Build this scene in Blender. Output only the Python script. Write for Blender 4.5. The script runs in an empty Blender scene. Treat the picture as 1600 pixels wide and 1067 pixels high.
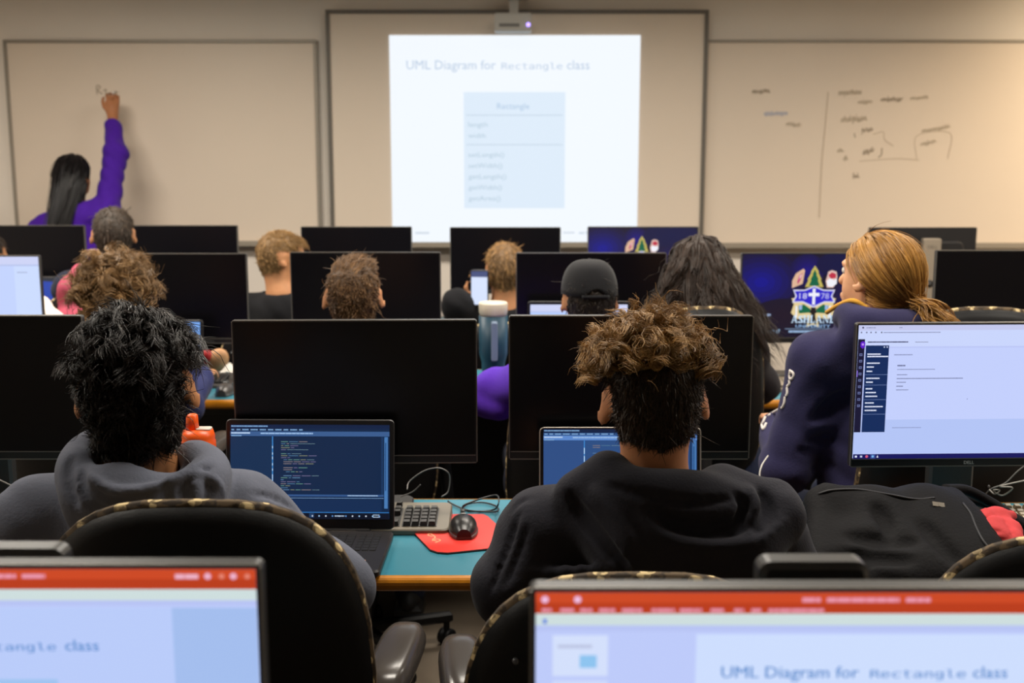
import bpy, math, random
import numpy as np
from mathutils import Vector, Matrix
from math import sin, cos, tan, atan, pi, radians, sqrt

# ------------------------------------------------------------------ camera, world, lights, exposure
SC = bpy.context.scene
COL = SC.collection
CAMH = 1.57
FPX = 1800.0                       # focal length in pixels of the 1600x1067 frame
TILT = atan(299.5 / FPX)           # horizon runs 299.5 px above the centre of the frame
cam = bpy.data.cameras.new('camera'); cam.sensor_width = 36.0; cam.lens = FPX * 36.0 / 1600.0
cam.clip_start = 0.05; cam.clip_end = 60
cam.dof.use_dof = True; cam.dof.focus_distance = 2.15; cam.dof.aperture_fstop = 4.6
camo = bpy.data.objects.new('camera', cam); COL.objects.link(camo)
camo.location = (0, 0, CAMH); camo.rotation_euler = (pi / 2 - TILT, 0, 0)
SC.camera = camo
w = bpy.data.worlds.new('world'); SC.world = w; w.use_nodes = True
w.node_tree.nodes['Background'].inputs[0].default_value = (0.8, 0.85, 1.0, 1); w.node_tree.nodes['Background'].inputs[1].default_value = 0.02
SC.view_settings.view_transform = 'Standard'; SC.view_settings.look = 'None'
SC.view_settings.exposure = 0.0; SC.view_settings.gamma = 1.0; SC.view_settings.use_curve_mapping = False

def area(name, loc, sx, sy, watts, col, aim=None, spread=180):
    l = bpy.data.lights.new(name, 'AREA'); l.shape = 'RECTANGLE'; l.size = sx; l.size_y = sy; l.energy = watts; l.color = col
    l.spread = radians(spread)
    o = bpy.data.objects.new(name, l); COL.objects.link(o); o.location = loc
    if aim is not None:
        o.rotation_euler = (Vector(aim) - Vector(loc)).to_track_quat('-Z', 'Y').to_euler()
    return o
WARM = (1.0, 0.80, 0.55)
for lx, k in ((-2.1, 1.32), (0.2, 1.04), (2.3, 0.94)):
    for ly, e in ((2.55, 40.0), (4.5, 50.0)):
        area('ceiling_panel_light', (lx, ly, 2.70), 1.15, 0.55, e * (k if ly > 4 else 1.0), (1.0, 0.925, 0.815), None, 168)
area('wall_washer_light', (3.85, 5.7, 2.68), 0.5, 0.5, 30.0, (1.0, 0.82, 0.58), aim=(3.8, 6.8, 1.2), spread=120)

# ------------------------------------------------------------------ pixel <-> place
def ray(px, py):
    u = (px - 800.0) / FPX; v = (py - 533.5) / FPX
    return np.array([u, cos(TILT) - v * sin(TILT), -sin(TILT) - v * cos(TILT)])
def atY(px, py, Y):
    d = ray(px, py); return np.array([0, 0, CAMH]) + d * (Y / d[1])
def atZ(px, py, z):
    d = ray(px, py); return np.array([0, 0, CAMH]) + d * ((z - CAMH) / d[2])

def lin(c):
    return tuple(((x / 255.0) / 12.92 if x / 255.0 <= 0.04045 else ((x / 255.0 + 0.055) / 1.055) ** 2.4) for x in c)

# ------------------------------------------------------------------ materials
MATS = {}
def mat(name, rgb, rough=0.5, metal=0.0, spec=0.5, var=0.0, vscale=8.0, bump=0.0, bscale=60.0, coat=0.0, sheen=0.0, strand=None, emit=None, trans=0.0, folds=0.0):
    if name in MATS: return MATS[name]
    m = bpy.data.materials.new(name); m.use_nodes = True; MATS[name] = m
    nt = m.node_tree; b = nt.nodes['Principled BSDF']
    c = lin(rgb)
    b.inputs['Base Color'].default_value = (*c, 1); b.inputs['Roughness'].default_value = rough
    b.inputs['Metallic'].default_value = metal; b.inputs['Specular IOR Level'].default_value = spec
    b.inputs['Coat Weight'].default_value = coat; b.inputs['Sheen Weight'].default_value = sheen
    if trans: b.inputs['Transmission Weight'].default_value = trans
    if emit: b.inputs['Emission Color'].default_value = (*lin(emit[0]), 1); b.inputs['Emission Strength'].default_value = emit[1]
    tc = nt.nodes.new('ShaderNodeTexCoord')
    if var > 0:
        n = nt.nodes.new('ShaderNodeTexNoise'); n.inputs['Scale'].default_value = vscale; n.inputs['Detail'].default_value = 4
        r = nt.nodes.new('ShaderNodeValToRGB')
        r.color_ramp.elements[0].position = 0.3; r.color_ramp.elements[1].position = 0.7
        r.color_ramp.elements[0].color = (*[x * (1 - var) for x in c], 1); r.color_ramp.elements[1].color = (*[min(1, x * (1 + var)) for x in c], 1)
        nt.links.new(tc.outputs['Object'], n.inputs['Vector']); nt.links.new(n.outputs['Fac'], r.inputs['Fac']); nt.links.new(r.outputs['Color'], b.inputs['Base Color'])
    if bump > 0:
        n2 = nt.nodes.new('ShaderNodeTexNoise'); n2.inputs['Scale'].default_value = bscale; n2.inputs['Detail'].default_value = 3
        bp = nt.nodes.new('ShaderNodeBump'); bp.inputs['Strength'].default_value = bump; bp.inputs['Distance'].default_value = 0.004
        nt.links.new(tc.outputs['Object'], n2.inputs['Vector']); nt.links.new(n2.outputs['Fac'], bp.inputs['Height']); nt.links.new(bp.outputs['Normal'], b.inputs['Normal'])
        if folds > 0:   # soft creases of worn cloth
            n3 = nt.nodes.new('ShaderNodeTexNoise'); n3.noise_type = 'RIDGED_MULTIFRACTAL'; n3.inputs['Scale'].default_value = 5.5; n3.inputs['Detail'].default_value = 2.5; n3.inputs['Distortion'].default_value = 1.2
            b3 = nt.nodes.new('ShaderNodeBump'); b3.inputs['Strength'].default_value = folds; b3.inputs['Distance'].default_value = 0.012
            nt.links.new(tc.outputs['Object'], n3.inputs['Vector']); nt.links.new(n3.outputs['Fac'], b3.inputs['Height']); nt.links.new(b3.outputs['Normal'], bp.inputs['Normal'])
    if strand:   # per-strand shade stored on the mesh: natural variation of hair colour
        a = nt.nodes.new('ShaderNodeAttribute'); a.attribute_name = 'shade'
        r = nt.nodes.new('ShaderNodeValToRGB')
        r.color_ramp.elements[0].color = (*lin(strand[0]), 1); r.color_ramp.elements[1].color = (*lin(strand[1]), 1)
        nt.links.new(a.outputs['Fac'], r.inputs['Fac']); nt.links.new(r.outputs['Color'], b.inputs['Base Color'])
    return m

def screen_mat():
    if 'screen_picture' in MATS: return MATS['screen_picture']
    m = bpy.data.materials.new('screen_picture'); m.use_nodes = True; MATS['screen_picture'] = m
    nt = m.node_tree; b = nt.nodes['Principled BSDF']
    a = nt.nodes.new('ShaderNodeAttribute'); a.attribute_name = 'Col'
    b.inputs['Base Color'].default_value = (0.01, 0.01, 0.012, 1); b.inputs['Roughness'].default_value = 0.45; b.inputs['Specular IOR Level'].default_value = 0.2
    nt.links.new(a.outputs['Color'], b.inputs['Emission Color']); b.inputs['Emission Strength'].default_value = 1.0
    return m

def pattern_mat():
    m = bpy.data.materials.new('patterned_upholstery'); m.use_nodes = True; nt = m.node_tree; b = nt.nodes['Principled BSDF']
    tc = nt.nodes.new('ShaderNodeTexCoord'); mp = nt.nodes.new('ShaderNodeMapping'); mp.inputs['Scale'].default_value = (30, 30, 30)
    v = nt.nodes.new('ShaderNodeTexVoronoi'); v.inputs['Scale'].default_value = 1.0; v.inputs['Randomness'].default_value = 0.7
    r = nt.nodes.new('ShaderNodeValToRGB'); r.color_ramp.interpolation = 'CONSTANT'
    r.color_ramp.elements[0].color = (*lin((214, 190, 140)), 1); r.color_ramp.elements[1].position = 0.36; r.color_ramp.elements[1].color = (*lin((92, 74, 50)), 1)
    n = nt.nodes.new('ShaderNodeTexNoise'); n.inputs['Scale'].default_value = 2.2; n.inputs['Detail'].default_value = 2
    r2 = nt.nodes.new('ShaderNodeValToRGB'); r2.color_ramp.elements[0].position = 0.47; r2.color_ramp.elements[0].color = (0.16, 0.14, 0.12, 1); r2.color_ramp.elements[1].position = 0.55; r2.color_ramp.elements[1].color = (1, 1, 1, 1)
    mx = nt.nodes.new('ShaderNodeMix'); mx.data_type = 'RGBA'; mx.blend_type = 'MULTIPLY'; mx.inputs[0].default_value = 0.85
    L = nt.links.new
    L(tc.outputs['Object'], mp.inputs['Vector']); L(mp.outputs['Vector'], v.inputs['Vector']); L(mp.outputs['Vector'], n.inputs['Vector'])
    L(v.outputs['Distance'], r.inputs['Fac']); L(n.outputs['Fac'], r2.inputs['Fac']); L(r.outputs['Color'], mx.inputs[6]); L(r2.outputs['Color'], mx.inputs[7]); L(mx.outputs[2], b.inputs['Base Color'])
    b.inputs['Roughness'].default_value = 0.85
    MATS['patterned_upholstery'] = m
    return m

# ------------------------------------------------------------------ mesh building
def np_mesh(name, V, faces, mats, smooth=True, midx=None, shade=None):
    """V (n,3); faces: (m,k) int array or a list of such arrays."""
    me = bpy.data.meshes.new(name)
    fl = faces if isinstance(faces, list) else [faces]
    fl = [np.asarray(f, dtype=np.int32) for f in fl if len(f)]
    nl = sum(f.size for f in fl); nf = sum(len(f) for f in fl)
    me.vertices.add(len(V)); me.vertices.foreach_set('co', np.asarray(V, dtype=np.float32).ravel())
    me.loops.add(nl); me.polygons.add(nf)
    me.loops.foreach_set('vertex_index', np.concatenate([f.ravel() for f in fl]))
    tot = np.concatenate([np.full(len(f), f.shape[1], dtype=np.int32) for f in fl])
    st = np.concatenate([[0], np.cumsum(tot)[:-1]]).astype(np.int32)
    me.polygons.foreach_set('loop_start', st); me.polygons.foreach_set('loop_total', tot)
    me.polygons.foreach_set('use_smooth', np.full(nf, smooth, dtype=bool))
    if midx is not None: me.polygons.foreach_set('material_index', np.asarray(midx, dtype=np.int32))
    for m in (mats if isinstance(mats, (list, tuple)) else [mats]): me.materials.append(m)
    me.update(calc_edges=True)
    if shade is not None:
        at = me.attributes.new('shade', 'FLOAT', 'POINT'); at.data.foreach_set('value', np.asarray(shade, dtype=np.float32))
    return me

class MB:
    """collects solids into ONE mesh (one part)"""
    def __init__(s): s.V = []; s.F = []; s.M = []; s.S = []; s.n = 0; s.cols = None
    def add(s, V, F, mi=0, sm=False, T=None):
        V = np.asarray(V, float)
        if T is not None:
            A = np.array(T); V = V @ A[:3, :3].T + A[:3, 3]
        s.V.append(V)
        for f in F: s.F.append(tuple(i + s.n for i in f)); s.M.append(mi); s.S.append(sm)
        s.n += len(V); return s
    def box(s, c, d, mi=0, b=0.0, T=None):
        x, y, z = c; a, e, h = d[0] / 2, d[1] / 2, d[2] / 2
        return s.prism([(x - a, y - e), (x + a, y - e), (x + a, y + e), (x - a, y + e)], z - h, z + h, mi, b, T)
    def prism(s, out, z0, z1, mi=0, b=0.0, T=None, axis='z', sm=False):
        """outline (ccw) extruded between z0 and z1; b chamfers both rims; axis 'y': outline is x,z and z0..z1 runs along y"""
        out = np.asarray(out, float); n = len(out); rings = []
        if b > 0:
            e = np.roll(out, -1, 0) - out; nr = np.stack([-e[:, 1], e[:, 0]], 1); nr /= np.linalg.norm(nr, axis=1)[:, None] + 1e-12
            m = nr + np.roll(nr, 1, 0); m /= (np.sum(m * nr, 1)[:, None] + 1e-9)
            ins = out + m * b
            rings = [(ins, z0), (out, z0 + b), (out, z1 - b), (ins, z1)]
        else: rings = [(out, z0), (out, z1)]
        V = []
        for o, z in rings:
            for x, y in o: V.append((x, y, z) if axis == 'z' else (x, z, y) if axis == 'y' else (z, x, y))
        F = []
        flip = axis == 'y'
        for k in range(len(rings) - 1):
            for i in range(n):
                j = (i + 1) % n; q = (k * n + i, k * n + j, (k + 1) * n + j, (k + 1) * n + i)
                F.append(q[::-1] if flip else q)
        lo = tuple(range(n))[::-1]; hi = tuple((len(rings) - 1) * n + i for i in range(n))
        F.append(lo[::-1] if flip else lo); F.append(hi[::-1] if flip else hi)
        return s.add(V, F, mi, sm, T)
    def rbox(s, c, d, r, mi=0, b=0.0, T=None, axis='z', seg=5):
        """rounded-corner slab; c centre, d size, rounding r in the outline plane"""
        ax = {'z': (0, 1, 2), 'y': (0, 2, 1), 'x': (1, 2, 0)}[axis]
        return s.prism(rrect(c[ax[0]], c[ax[1]], d[ax[0]], d[ax[1]], r, seg), c[ax[2]] - d[ax[2]] / 2, c[ax[2]] + d[ax[2]] / 2, mi, b, T, axis, False)
    def tube(s, P, r, n=8, mi=0, cap=True, T=None, flat=None):
        P = np.asarray(P, float); m = len(P); R = np.full(m, r) if np.isscalar(r) else np.asarray(r, float)
        t = np.gradient(P, axis=0); t /= np.linalg.norm(t, axis=1)[:, None] + 1e-12
        u = np.cross(t[0], (0, 0, 1) if abs(t[0][2]) < 0.9 else (1, 0, 0)); u /= np.linalg.norm(u)
        V = []
        for i in range(m):
            u = u - t[i] * np.dot(u, t[i]); u /= np.linalg.norm(u) + 1e-12; v = np.cross(t[i], u)
            for k in range(n):
                a = 2 * pi * k / n; V.append(P[i] + R[i] * (cos(a) * u + sin(a) * v))
        F = [(i * n + k, i * n + (k + 1) % n, (i + 1) * n + (k + 1) % n, (i + 1) * n + k) for i in range(m - 1) for k in range(n)]
        if cap: F += [tuple(range(n))[::-1], tuple((m - 1) * n + k for k in range(n))]
        return s.add(V, F, mi, True, T)
    def lathe(s, prof, n=24, c=(0, 0, 0), mi=0, T=None, axis='z'):
        V = []
        for r, z in prof:
            for k in range(n):
                a = 2 * pi * k / n
                p = (r * cos(a), r * sin(a), z) if axis == 'z' else (r * cos(a), z, r * sin(a))
                V.append((c[0] + p[0], c[1] + p[1], c[2] + p[2]))
        F = []
        for i in range(len(prof) - 1):
            for k in range(n):
                q = (i * n + k, i * n + (k + 1) % n, (i + 1) * n + (k + 1) % n, (i + 1) * n + k)
                F.append(q if axis == 'z' else q[::-1])
        a = tuple(range(n))[::-1]; z = tuple((len(prof) - 1) * n + k for k in range(n))
        F += [a, z] if axis == 'z' else [a[::-1], z[::-1]]
        return s.add(V, F, mi, True, T)
    def ell(s, c, r, nu=16, nv=10, mi=0, T=None):
        prof = [(max(1e-4, sin(pi * i / nv)), -cos(pi * i / nv)) for i in range(nv + 1)]
        A = Matrix.Translation(c) @ Matrix.Diagonal((*r, 1))
        if T is not None: A = T @ A
        return s.lathe(prof, nu, (0, 0, 0), mi, A)
    def grid(s, G, mi=0, sm=True, closed=False):
        G = np.asarray(G, float); a, b = G.shape[:2]
        F = [(i * b + j, i * b + (j + 1) % b, (i + 1) * b + (j + 1) % b, (i + 1) * b + j) for i in range(a - 1) for j in range(b if closed else b - 1)]
        return s.add(G.reshape(-1, 3), F, mi, sm)
    def mesh(s, name, mats):
        me = bpy.data.meshes.new(name)
        me.from_pydata(np.concatenate(s.V).tolist(), [], s.F)
        for m in (mats if isinstance(mats, (list, tuple)) else [mats]): me.materials.append(m)
        me.polygons.foreach_set('material_index', s.M); me.polygons.foreach_set('use_smooth', s.S)
        me.update(); return me
    def build(s, name, mats, parent=None, loc=(0, 0, 0), rot=(0, 0, 0)): return obj(name, s.mesh(name, mats), parent, loc, rot)

def rrect(cx, cy, w_, h_, r, seg=5):
    o = []
    for qx, qy, a0 in ((1, -1, -90), (1, 1, 0), (-1, 1, 90), (-1, -1, 180)):
        for k in range(seg + 1):
            a = radians(a0 + 90 * k / seg); o.append((cx + qx * (w_ / 2 - r) + r * cos(a), cy + qy * (h_ / 2 - r) + r * sin(a)))
    return o

def obj(name, me, parent=None, loc=(0, 0, 0), rot=(0, 0, 0)):
    o = bpy.data.objects.new(name, me); COL.objects.link(o); o.parent = parent; o.location = loc; o.rotation_euler = rot
    return o
def tag(o, label, cat, group=None):
    o['label'] = label; o['category'] = cat
    if group: o['group'] = group
    return o
def thing(name, label, cat, loc=(0, 0, 0), rz=0.0, group=None):
    o = bpy.data.objects.new(name, None); COL.objects.link(o); o.location = loc; o.rotation_euler = (0, 0, rz); o.empty_display_size = 0.1
    return tag(o, label, cat, group)
def struct(o): o['kind'] = 'structure'; return o
CACHE = {}
def cached(key, fn):
    if key not in CACHE: CACHE[key] = fn()
    return CACHE[key]
def smooth_path(P, n=24):
    """Catmull-Rom through the points"""
    P = np.asarray(P, float); Q = np.vstack([2 * P[0] - P[1], P, 2 * P[-1] - P[-2]]); out = []
    m = len(P) - 1
    for k in range(n + 1):
        t = k / n * m; i = min(int(t), m - 1); f = t - i; a, b, c, d = Q[i:i + 4]
        out.append(0.5 * ((2 * b) + (c - a) * f + (2 * a - 5 * b + 4 * c - d) * f * f + (3 * b - a - 3 * c + d) * f ** 3))
    return np.array(out)

# ------------------------------------------------------------------ pictures on screens (flat print): quads with a colour each
FONTS = {}
def font(name):
    if name not in FONTS:
        f = None
        try:
            import os
            f = bpy.data.fonts.load(os.path.join(bpy.utils.system_resource('DATAFILES'), 'fonts', name)) if name else None
        except Exception: f = None
        FONTS[name] = f
    return FONTS[name]
TXT = {}
def text_polys(s, fname=None):
    """unit-height text as (verts2d, faces, width)"""
    key = (s, fname)
    if key in TXT: return TXT[key]
    c = bpy.data.curves.new('txt', 'FONT'); c.body = s; c.size = 1.0; c.resolution_u = 2
    f = font(fname)
    if f: c.font = f
    o = bpy.data.objects.new('txt', c); COL.objects.link(o)
    dg = bpy.context.evaluated_depsgraph_get(); ev = o.evaluated_get(dg); me = ev.to_mesh()
    V = np.array([v.co[:2] for v in me.vertices]).reshape(-1, 2); F = [tuple(p.vertices) for p in me.polygons]
    ev.to_mesh_clear(); bpy.data.objects.remove(o); bpy.data.curves.remove(c)
    TXT[key] = (V, F, (V[:, 0].max() - V[:, 0].min()) if len(V) else 0.0)
    return TXT[key]

class UI:
    """picture w x h metres, drawn in units 0..W across and 0..H down; lies in the xz plane facing -y"""
    def __init__(s, w_, h_, W, H): s.w, s.h, s.W, s.H = w_, h_, W, H; s.V = []; s.F = []; s.C = []; s.n = 0; s.lay = 0
    def _put(s, P, F, col, flip=False):
        P = np.asarray(P, float); d = s.lay * 0.00006
        V = np.stack([(P[:, 0] / s.W - 0.5) * s.w, np.full(len(P), -d), (0.5 - P[:, 1] / s.H) * s.h], 1)
        s.V.append(V)
        for f in F: s.F.append(tuple(i + s.n for i in (f[::-1] if flip else f))); s.C.append(lin(col))
        s.n += len(P)
    def rect(s, x, y, w_, h_, col): s.lay += 1; s._put([(x, y), (x, y + h_), (x + w_, y + h_), (x + w_, y)], [(0, 1, 2, 3)], col); return s
    def poly(s, pts, col):
        s.lay += 1; a = sum(pts[i][0] * pts[(i + 1) % len(pts)][1] - pts[(i + 1) % len(pts)][0] * pts[i][1] for i in range(len(pts)))
        s._put(pts, [tuple(range(len(pts)))], col, a > 0); return s
    def disc(s, x, y, r, col, n=18, ry=None): return s.poly([(x + r * cos(2 * pi * k / n), y + (ry or r) * sin(2 * pi * k / n)) for k in range(n)], col)
    def text(s, t, x, y, size, col, fname=None, align='l', wid=None, bold=0):
        """baseline at y; wid forces the width"""
        V, F, tw = text_polys(t, fname)
        if not len(V): return s
        sx = size if wid is None else wid / max(tw, 1e-6)
        x0 = x - (V[:, 0].min() * sx if align == 'l' else (V[:, 0].min() + tw / 2) * sx)
        s.lay += 1
        s._put(np.stack([x0 + V[:, 0] * sx, y - V[:, 1] * size], 1), F, col)
        for k in range(bold):
            s._put(np.stack([x0 + V[:, 0] * sx + (k + 1) * size * 0.03, y - V[:, 1] * size], 1), F, col)
        return s
    def greek(s, x, y, w_, h_, col, rnd, gap=0.25):
        """unreadable print: a run of short word bars"""
        s.lay += 1; t = x
        while t < x + w_ - h_ * 0.3:
            l = min(rnd.uniform(1.2, 4.5) * h_, x + w_ - t)
            s._put([(t, y), (t, y + h_), (t + l, y + h_), (t + l, y)], [(0, 1, 2, 3)], col); t += l + h_ * gap * 2
        return s
    def mesh(s, name):
        me = bpy.data.meshes.new(name); me.from_pydata(np.concatenate(s.V).tolist(), [], s.F)
        a = me.color_attributes.new('Col', 'FLOAT_COLOR', 'CORNER'); d = []
        for p, c in zip(me.polygons, s.C): d += [*c, 1.0] * p.loop_total
        a.data.foreach_set('color', d); me.materials.append(screen_mat()); me.update(); return me
# ------------------------------------------------------------------ bodies and cloth: smooth-union distance fields turned into one surface
def axis_pts(lo, hi, step, zones=()):
    out = [lo]
    while out[-1] < hi:
        s_ = step
        for a, b, z in zones:
            if a <= out[-1] < b: s_ = z
        out.append(out[-1] + s_)
    return np.array(out, dtype=np.float32)

class Field:
    def __init__(s, ax, like=None):
        s.ax = ax; s.D = np.full([len(a) for a in ax], 0.15, dtype=np.float32)
    def _sl(s, lo, hi, m):
        return tuple(slice(max(0, np.searchsorted(a, l - m) - 1), min(len(a), np.searchsorted(a, h + m) + 1)) for a, l, h in zip(s.ax, lo, hi))
    def _put(s, lo, hi, fn, k, sub=False):
        sl = s._sl(lo, hi, k + 0.03)
        X = s.ax[0][sl[0]][:, None, None]; Y = s.ax[1][sl[1]][None, :, None]; Z = s.ax[2][sl[2]][None, None, :]
        if 0 in (X.size, Y.size, Z.size): return s
        b = fn(X, Y, Z).astype(np.float32); a = s.D[sl]
        if sub:
            h = np.clip(0.5 - 0.5 * (a + b) / k, 0, 1); s.D[sl] = a + (-b - a) * h + k * h * (1 - h)
        else:
            h = np.clip(0.5 + 0.5 * (b - a) / k, 0, 1); s.D[sl] = b + (a - b) * h - k * h * (1 - h)
        return s
    def ell(s, c, r, k=0.02, R=None, sub=False):
        c = np.asarray(c, float); r = np.asarray(r, float); m = r.max()
        def fn(X, Y, Z):
            x, y, z = X - c[0], Y - c[1], Z - c[2]
            if R is not None: x, y, z = (R[0][0] * x + R[1][0] * y + R[2][0] * z, R[0][1] * x + R[1][1] * y + R[2][1] * z, R[0][2] * x + R[1][2] * y + R[2][2] * z)
            k0 = np.sqrt((x / r[0]) ** 2 + (y / r[1]) ** 2 + (z / r[2]) ** 2) + 1e-6
            k1 = np.sqrt((x / r[0] ** 2) ** 2 + (y / r[1] ** 2) ** 2 + (z / r[2] ** 2) ** 2) + 1e-6
            return k0 * (k0 - 1) / k1
        return s._put(c - m, c + m, fn, k, sub)
    def cone(s, a, b, ra, rb, k=0.02, sq=1.0, sub=False):
        """tapered limb; sq < 1 flattens it front to back"""
        a = np.asarray(a, float); b = np.asarray(b, float); m = max(ra, rb)
        A = a * (1, 1 / sq, 1); d = b * (1, 1 / sq, 1) - A; dd = d @ d + 1e-9
        def fn(X, Y, Z):
            y0 = Y / sq
            t = np.clip(((X - A[0]) * d[0] + (y0 - A[1]) * d[1] + (Z - A[2]) * d[2]) / dd, 0, 1)
            return (np.sqrt((X - A[0] - t * d[0]) ** 2 + (y0 - A[1] - t * d[1]) ** 2 + (Z - A[2] - t * d[2]) ** 2) - (ra + (rb - ra) * t)) * sq
        return s._put(np.minimum(a, b) - m, np.maximum(a, b) + m, fn, k, sub)
    def tube(s, P, r, k=0.012, sub=False):
        R = [r] * len(P) if np.isscalar(r) else r
        for i in range(len(P) - 1): s.cone(P[i], P[i + 1], R[i], R[i + 1], k, 1.0, sub)
        return s
    def sample(s, P):
        f = [np.clip(np.interp(P[:, i], s.ax[i], np.arange(len(s.ax[i]))), 0, len(s.ax[i]) - 1.001) for i in range(3)]
        i0 = [np.floor(q).astype(int) for q in f]; w_ = [q - i for q, i in zip(f, i0)]
        out = 0
        for a in (0, 1):
            for b in (0, 1):
                for c in (0, 1):
                    out = out + s.D[i0[0] + a, i0[1] + b, i0[2] + c] * (w_[0] if a else 1 - w_[0]) * (w_[1] if b else 1 - w_[1]) * (w_[2] if c else 1 - w_[2])
        return out
    def normal(s, P, e=0.006):
        g = np.stack([s.sample(P + np.eye(3)[i] * e) - s.sample(P - np.eye(3)[i] * e) for i in range(3)], 1)
        return g / (np.linalg.norm(g, axis=1)[:, None] + 1e-9)
    def push(s, P, margin):
        """move points out of the solid"""
        d = s.sample(P); i = np.where(d < margin)[0]
        if len(i): P[i] += s.normal(P[i]) * (margin - d[i])[:, None]
        return P
    def hit(s, px, py, y0, y1, n=220):
        """where the sight line through a pixel meets the solid"""
        Y = np.linspace(y0, y1, n); d = ray(px, py); P = np.array([0, 0, CAMH]) + d[None, :] * (Y / d[1])[:, None]
        v = s.sample(P); i = np.where(v < 0)[0]
        return P[i[0]] if len(i) else None
    def wrinkle(s, amp, f, seed=0, mask=None, lo=None, hi=None):
        sl = s._sl(lo, hi, 0) if lo is not None else (slice(None),) * 3
        X = s.ax[0][sl[0]][:, None, None]; Y = s.ax[1][sl[1]][None, :, None]; Z = s.ax[2][sl[2]][None, None, :]
        q = seed * 1.7
        wx = X + 0.045 * np.sin(13 * Z + q) + 0.03 * np.sin(17 * Y + 2 * q); wz = Z + 0.05 * np.sin(11 * X + q * 3) + 0.03 * np.sin(15 * Y + q)
        n = 1 - np.abs(np.sin(f * (wz * 0.8 + wx * 0.5) + q)) * 1.6
        n2 = np.sin(f * 1.6 * (wx * 0.9 - wz * 0.4) + 3 * q) * 0.6
        s.D[sl] += (amp * (n + n2) * 0.5).astype(np.float32); return s
    def mesh(s, name, mats, loc, smooth=1):
        D = s.D; ins = (D < 0)
        c = np.zeros([n - 1 for n in D.shape], dtype=np.int8)
        for a in (0, 1):
            for b in (0, 1):
                for e in (0, 1): c += ins[a:D.shape[0] - 1 + a, b:D.shape[1] - 1 + b, e:D.shape[2] - 1 + e]
        I, J, K = np.nonzero((c > 0) & (c < 8)); idx = np.full(c.shape, -1, dtype=np.int32); idx[I, J, K] = np.arange(len(I))
        acc = np.zeros((len(I), 3)); cnt = np.zeros(len(I))
        G = [s.ax[0], s.ax[1], s.ax[2]]; base = [I, J, K]
        for axn in range(3):
            o1, o2 = [q for q in range(3) if q != axn]
            for p in (0, 1):
                for q in (0, 1):
                    off = [0, 0, 0]; off[o1] = p; off[o2] = q; off2 = list(off); off2[axn] = 1
                    A = D[I + off[0], J + off[1], K + off[2]]; B = D[I + off2[0], J + off2[1], K + off2[2]]
                    m = (A < 0) != (B < 0); t = np.where(m, A / np.where(m, A - B, 1), 0)
                    P = np.stack([G[n][base[n] + off[n]] for n in range(3)], 1).astype(float)
                    P[:, axn] += t * (G[axn][base[axn] + 1] - G[axn][base[axn]])
                    acc[m] += P[m]; cnt[m] += 1
        V = acc / np.maximum(cnt, 1)[:, None]
        F = []
        for axn in range(3):
            o1, o2 = (axn + 1) % 3, (axn + 2) % 3
            a = [slice(1, -1)] * 3; a[axn] = slice(0, -1); b = [slice(1, -1)] * 3; b[axn] = slice(1, None)
            A = ins[tuple(a)]; B = ins[tuple(b)]
            for flip, m in ((False, A & ~B), (True, B & ~A)):
                e = np.array(np.nonzero(m)).T
                if not len(e): continue
                e[:, o1] += 1; e[:, o2] += 1
                q = []
                for d1, d2 in ((-1, -1), (0, -1), (0, 0), (-1, 0)):
                    g = e.copy(); g[:, o1] += d1; g[:, o2] += d2; q.append(idx[g[:, 0], g[:, 1], g[:, 2]])
                q = np.stack(q, 1); F.append(q[:, ::-1] if flip else q)
        F = np.concatenate(F)
        for _ in range(smooth):
            acc = np.zeros_like(V); n = np.zeros(len(V))
            for k in range(4):
                np.add.at(acc, F[:, k], V[F[:, (k + 1) % 4]]); np.add.at(n, F[:, k], 1)
            V = V * 0.5 + 0.5 * acc / np.maximum(n, 1)[:, None]
        return V, F, np_mesh(name, V - np.asarray(loc), F, mats)

def rotm(yaw, pitch, roll):
    """yaw + turns to the left, pitch + nods down, roll + tips to the right"""
    a, b, c = radians(yaw), radians(-pitch), radians(roll)
    Rz = np.array([[cos(a), -sin(a), 0], [sin(a), cos(a), 0], [0, 0, 1]]); Rx = np.array([[1, 0, 0], [0, cos(b), -sin(b)], [0, sin(b), cos(b)]]); Ry = np.array([[cos(c), 0, sin(c)], [0, 1, 0], [-sin(c), 0, cos(c)]])
    return Rz @ Rx @ Ry

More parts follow.
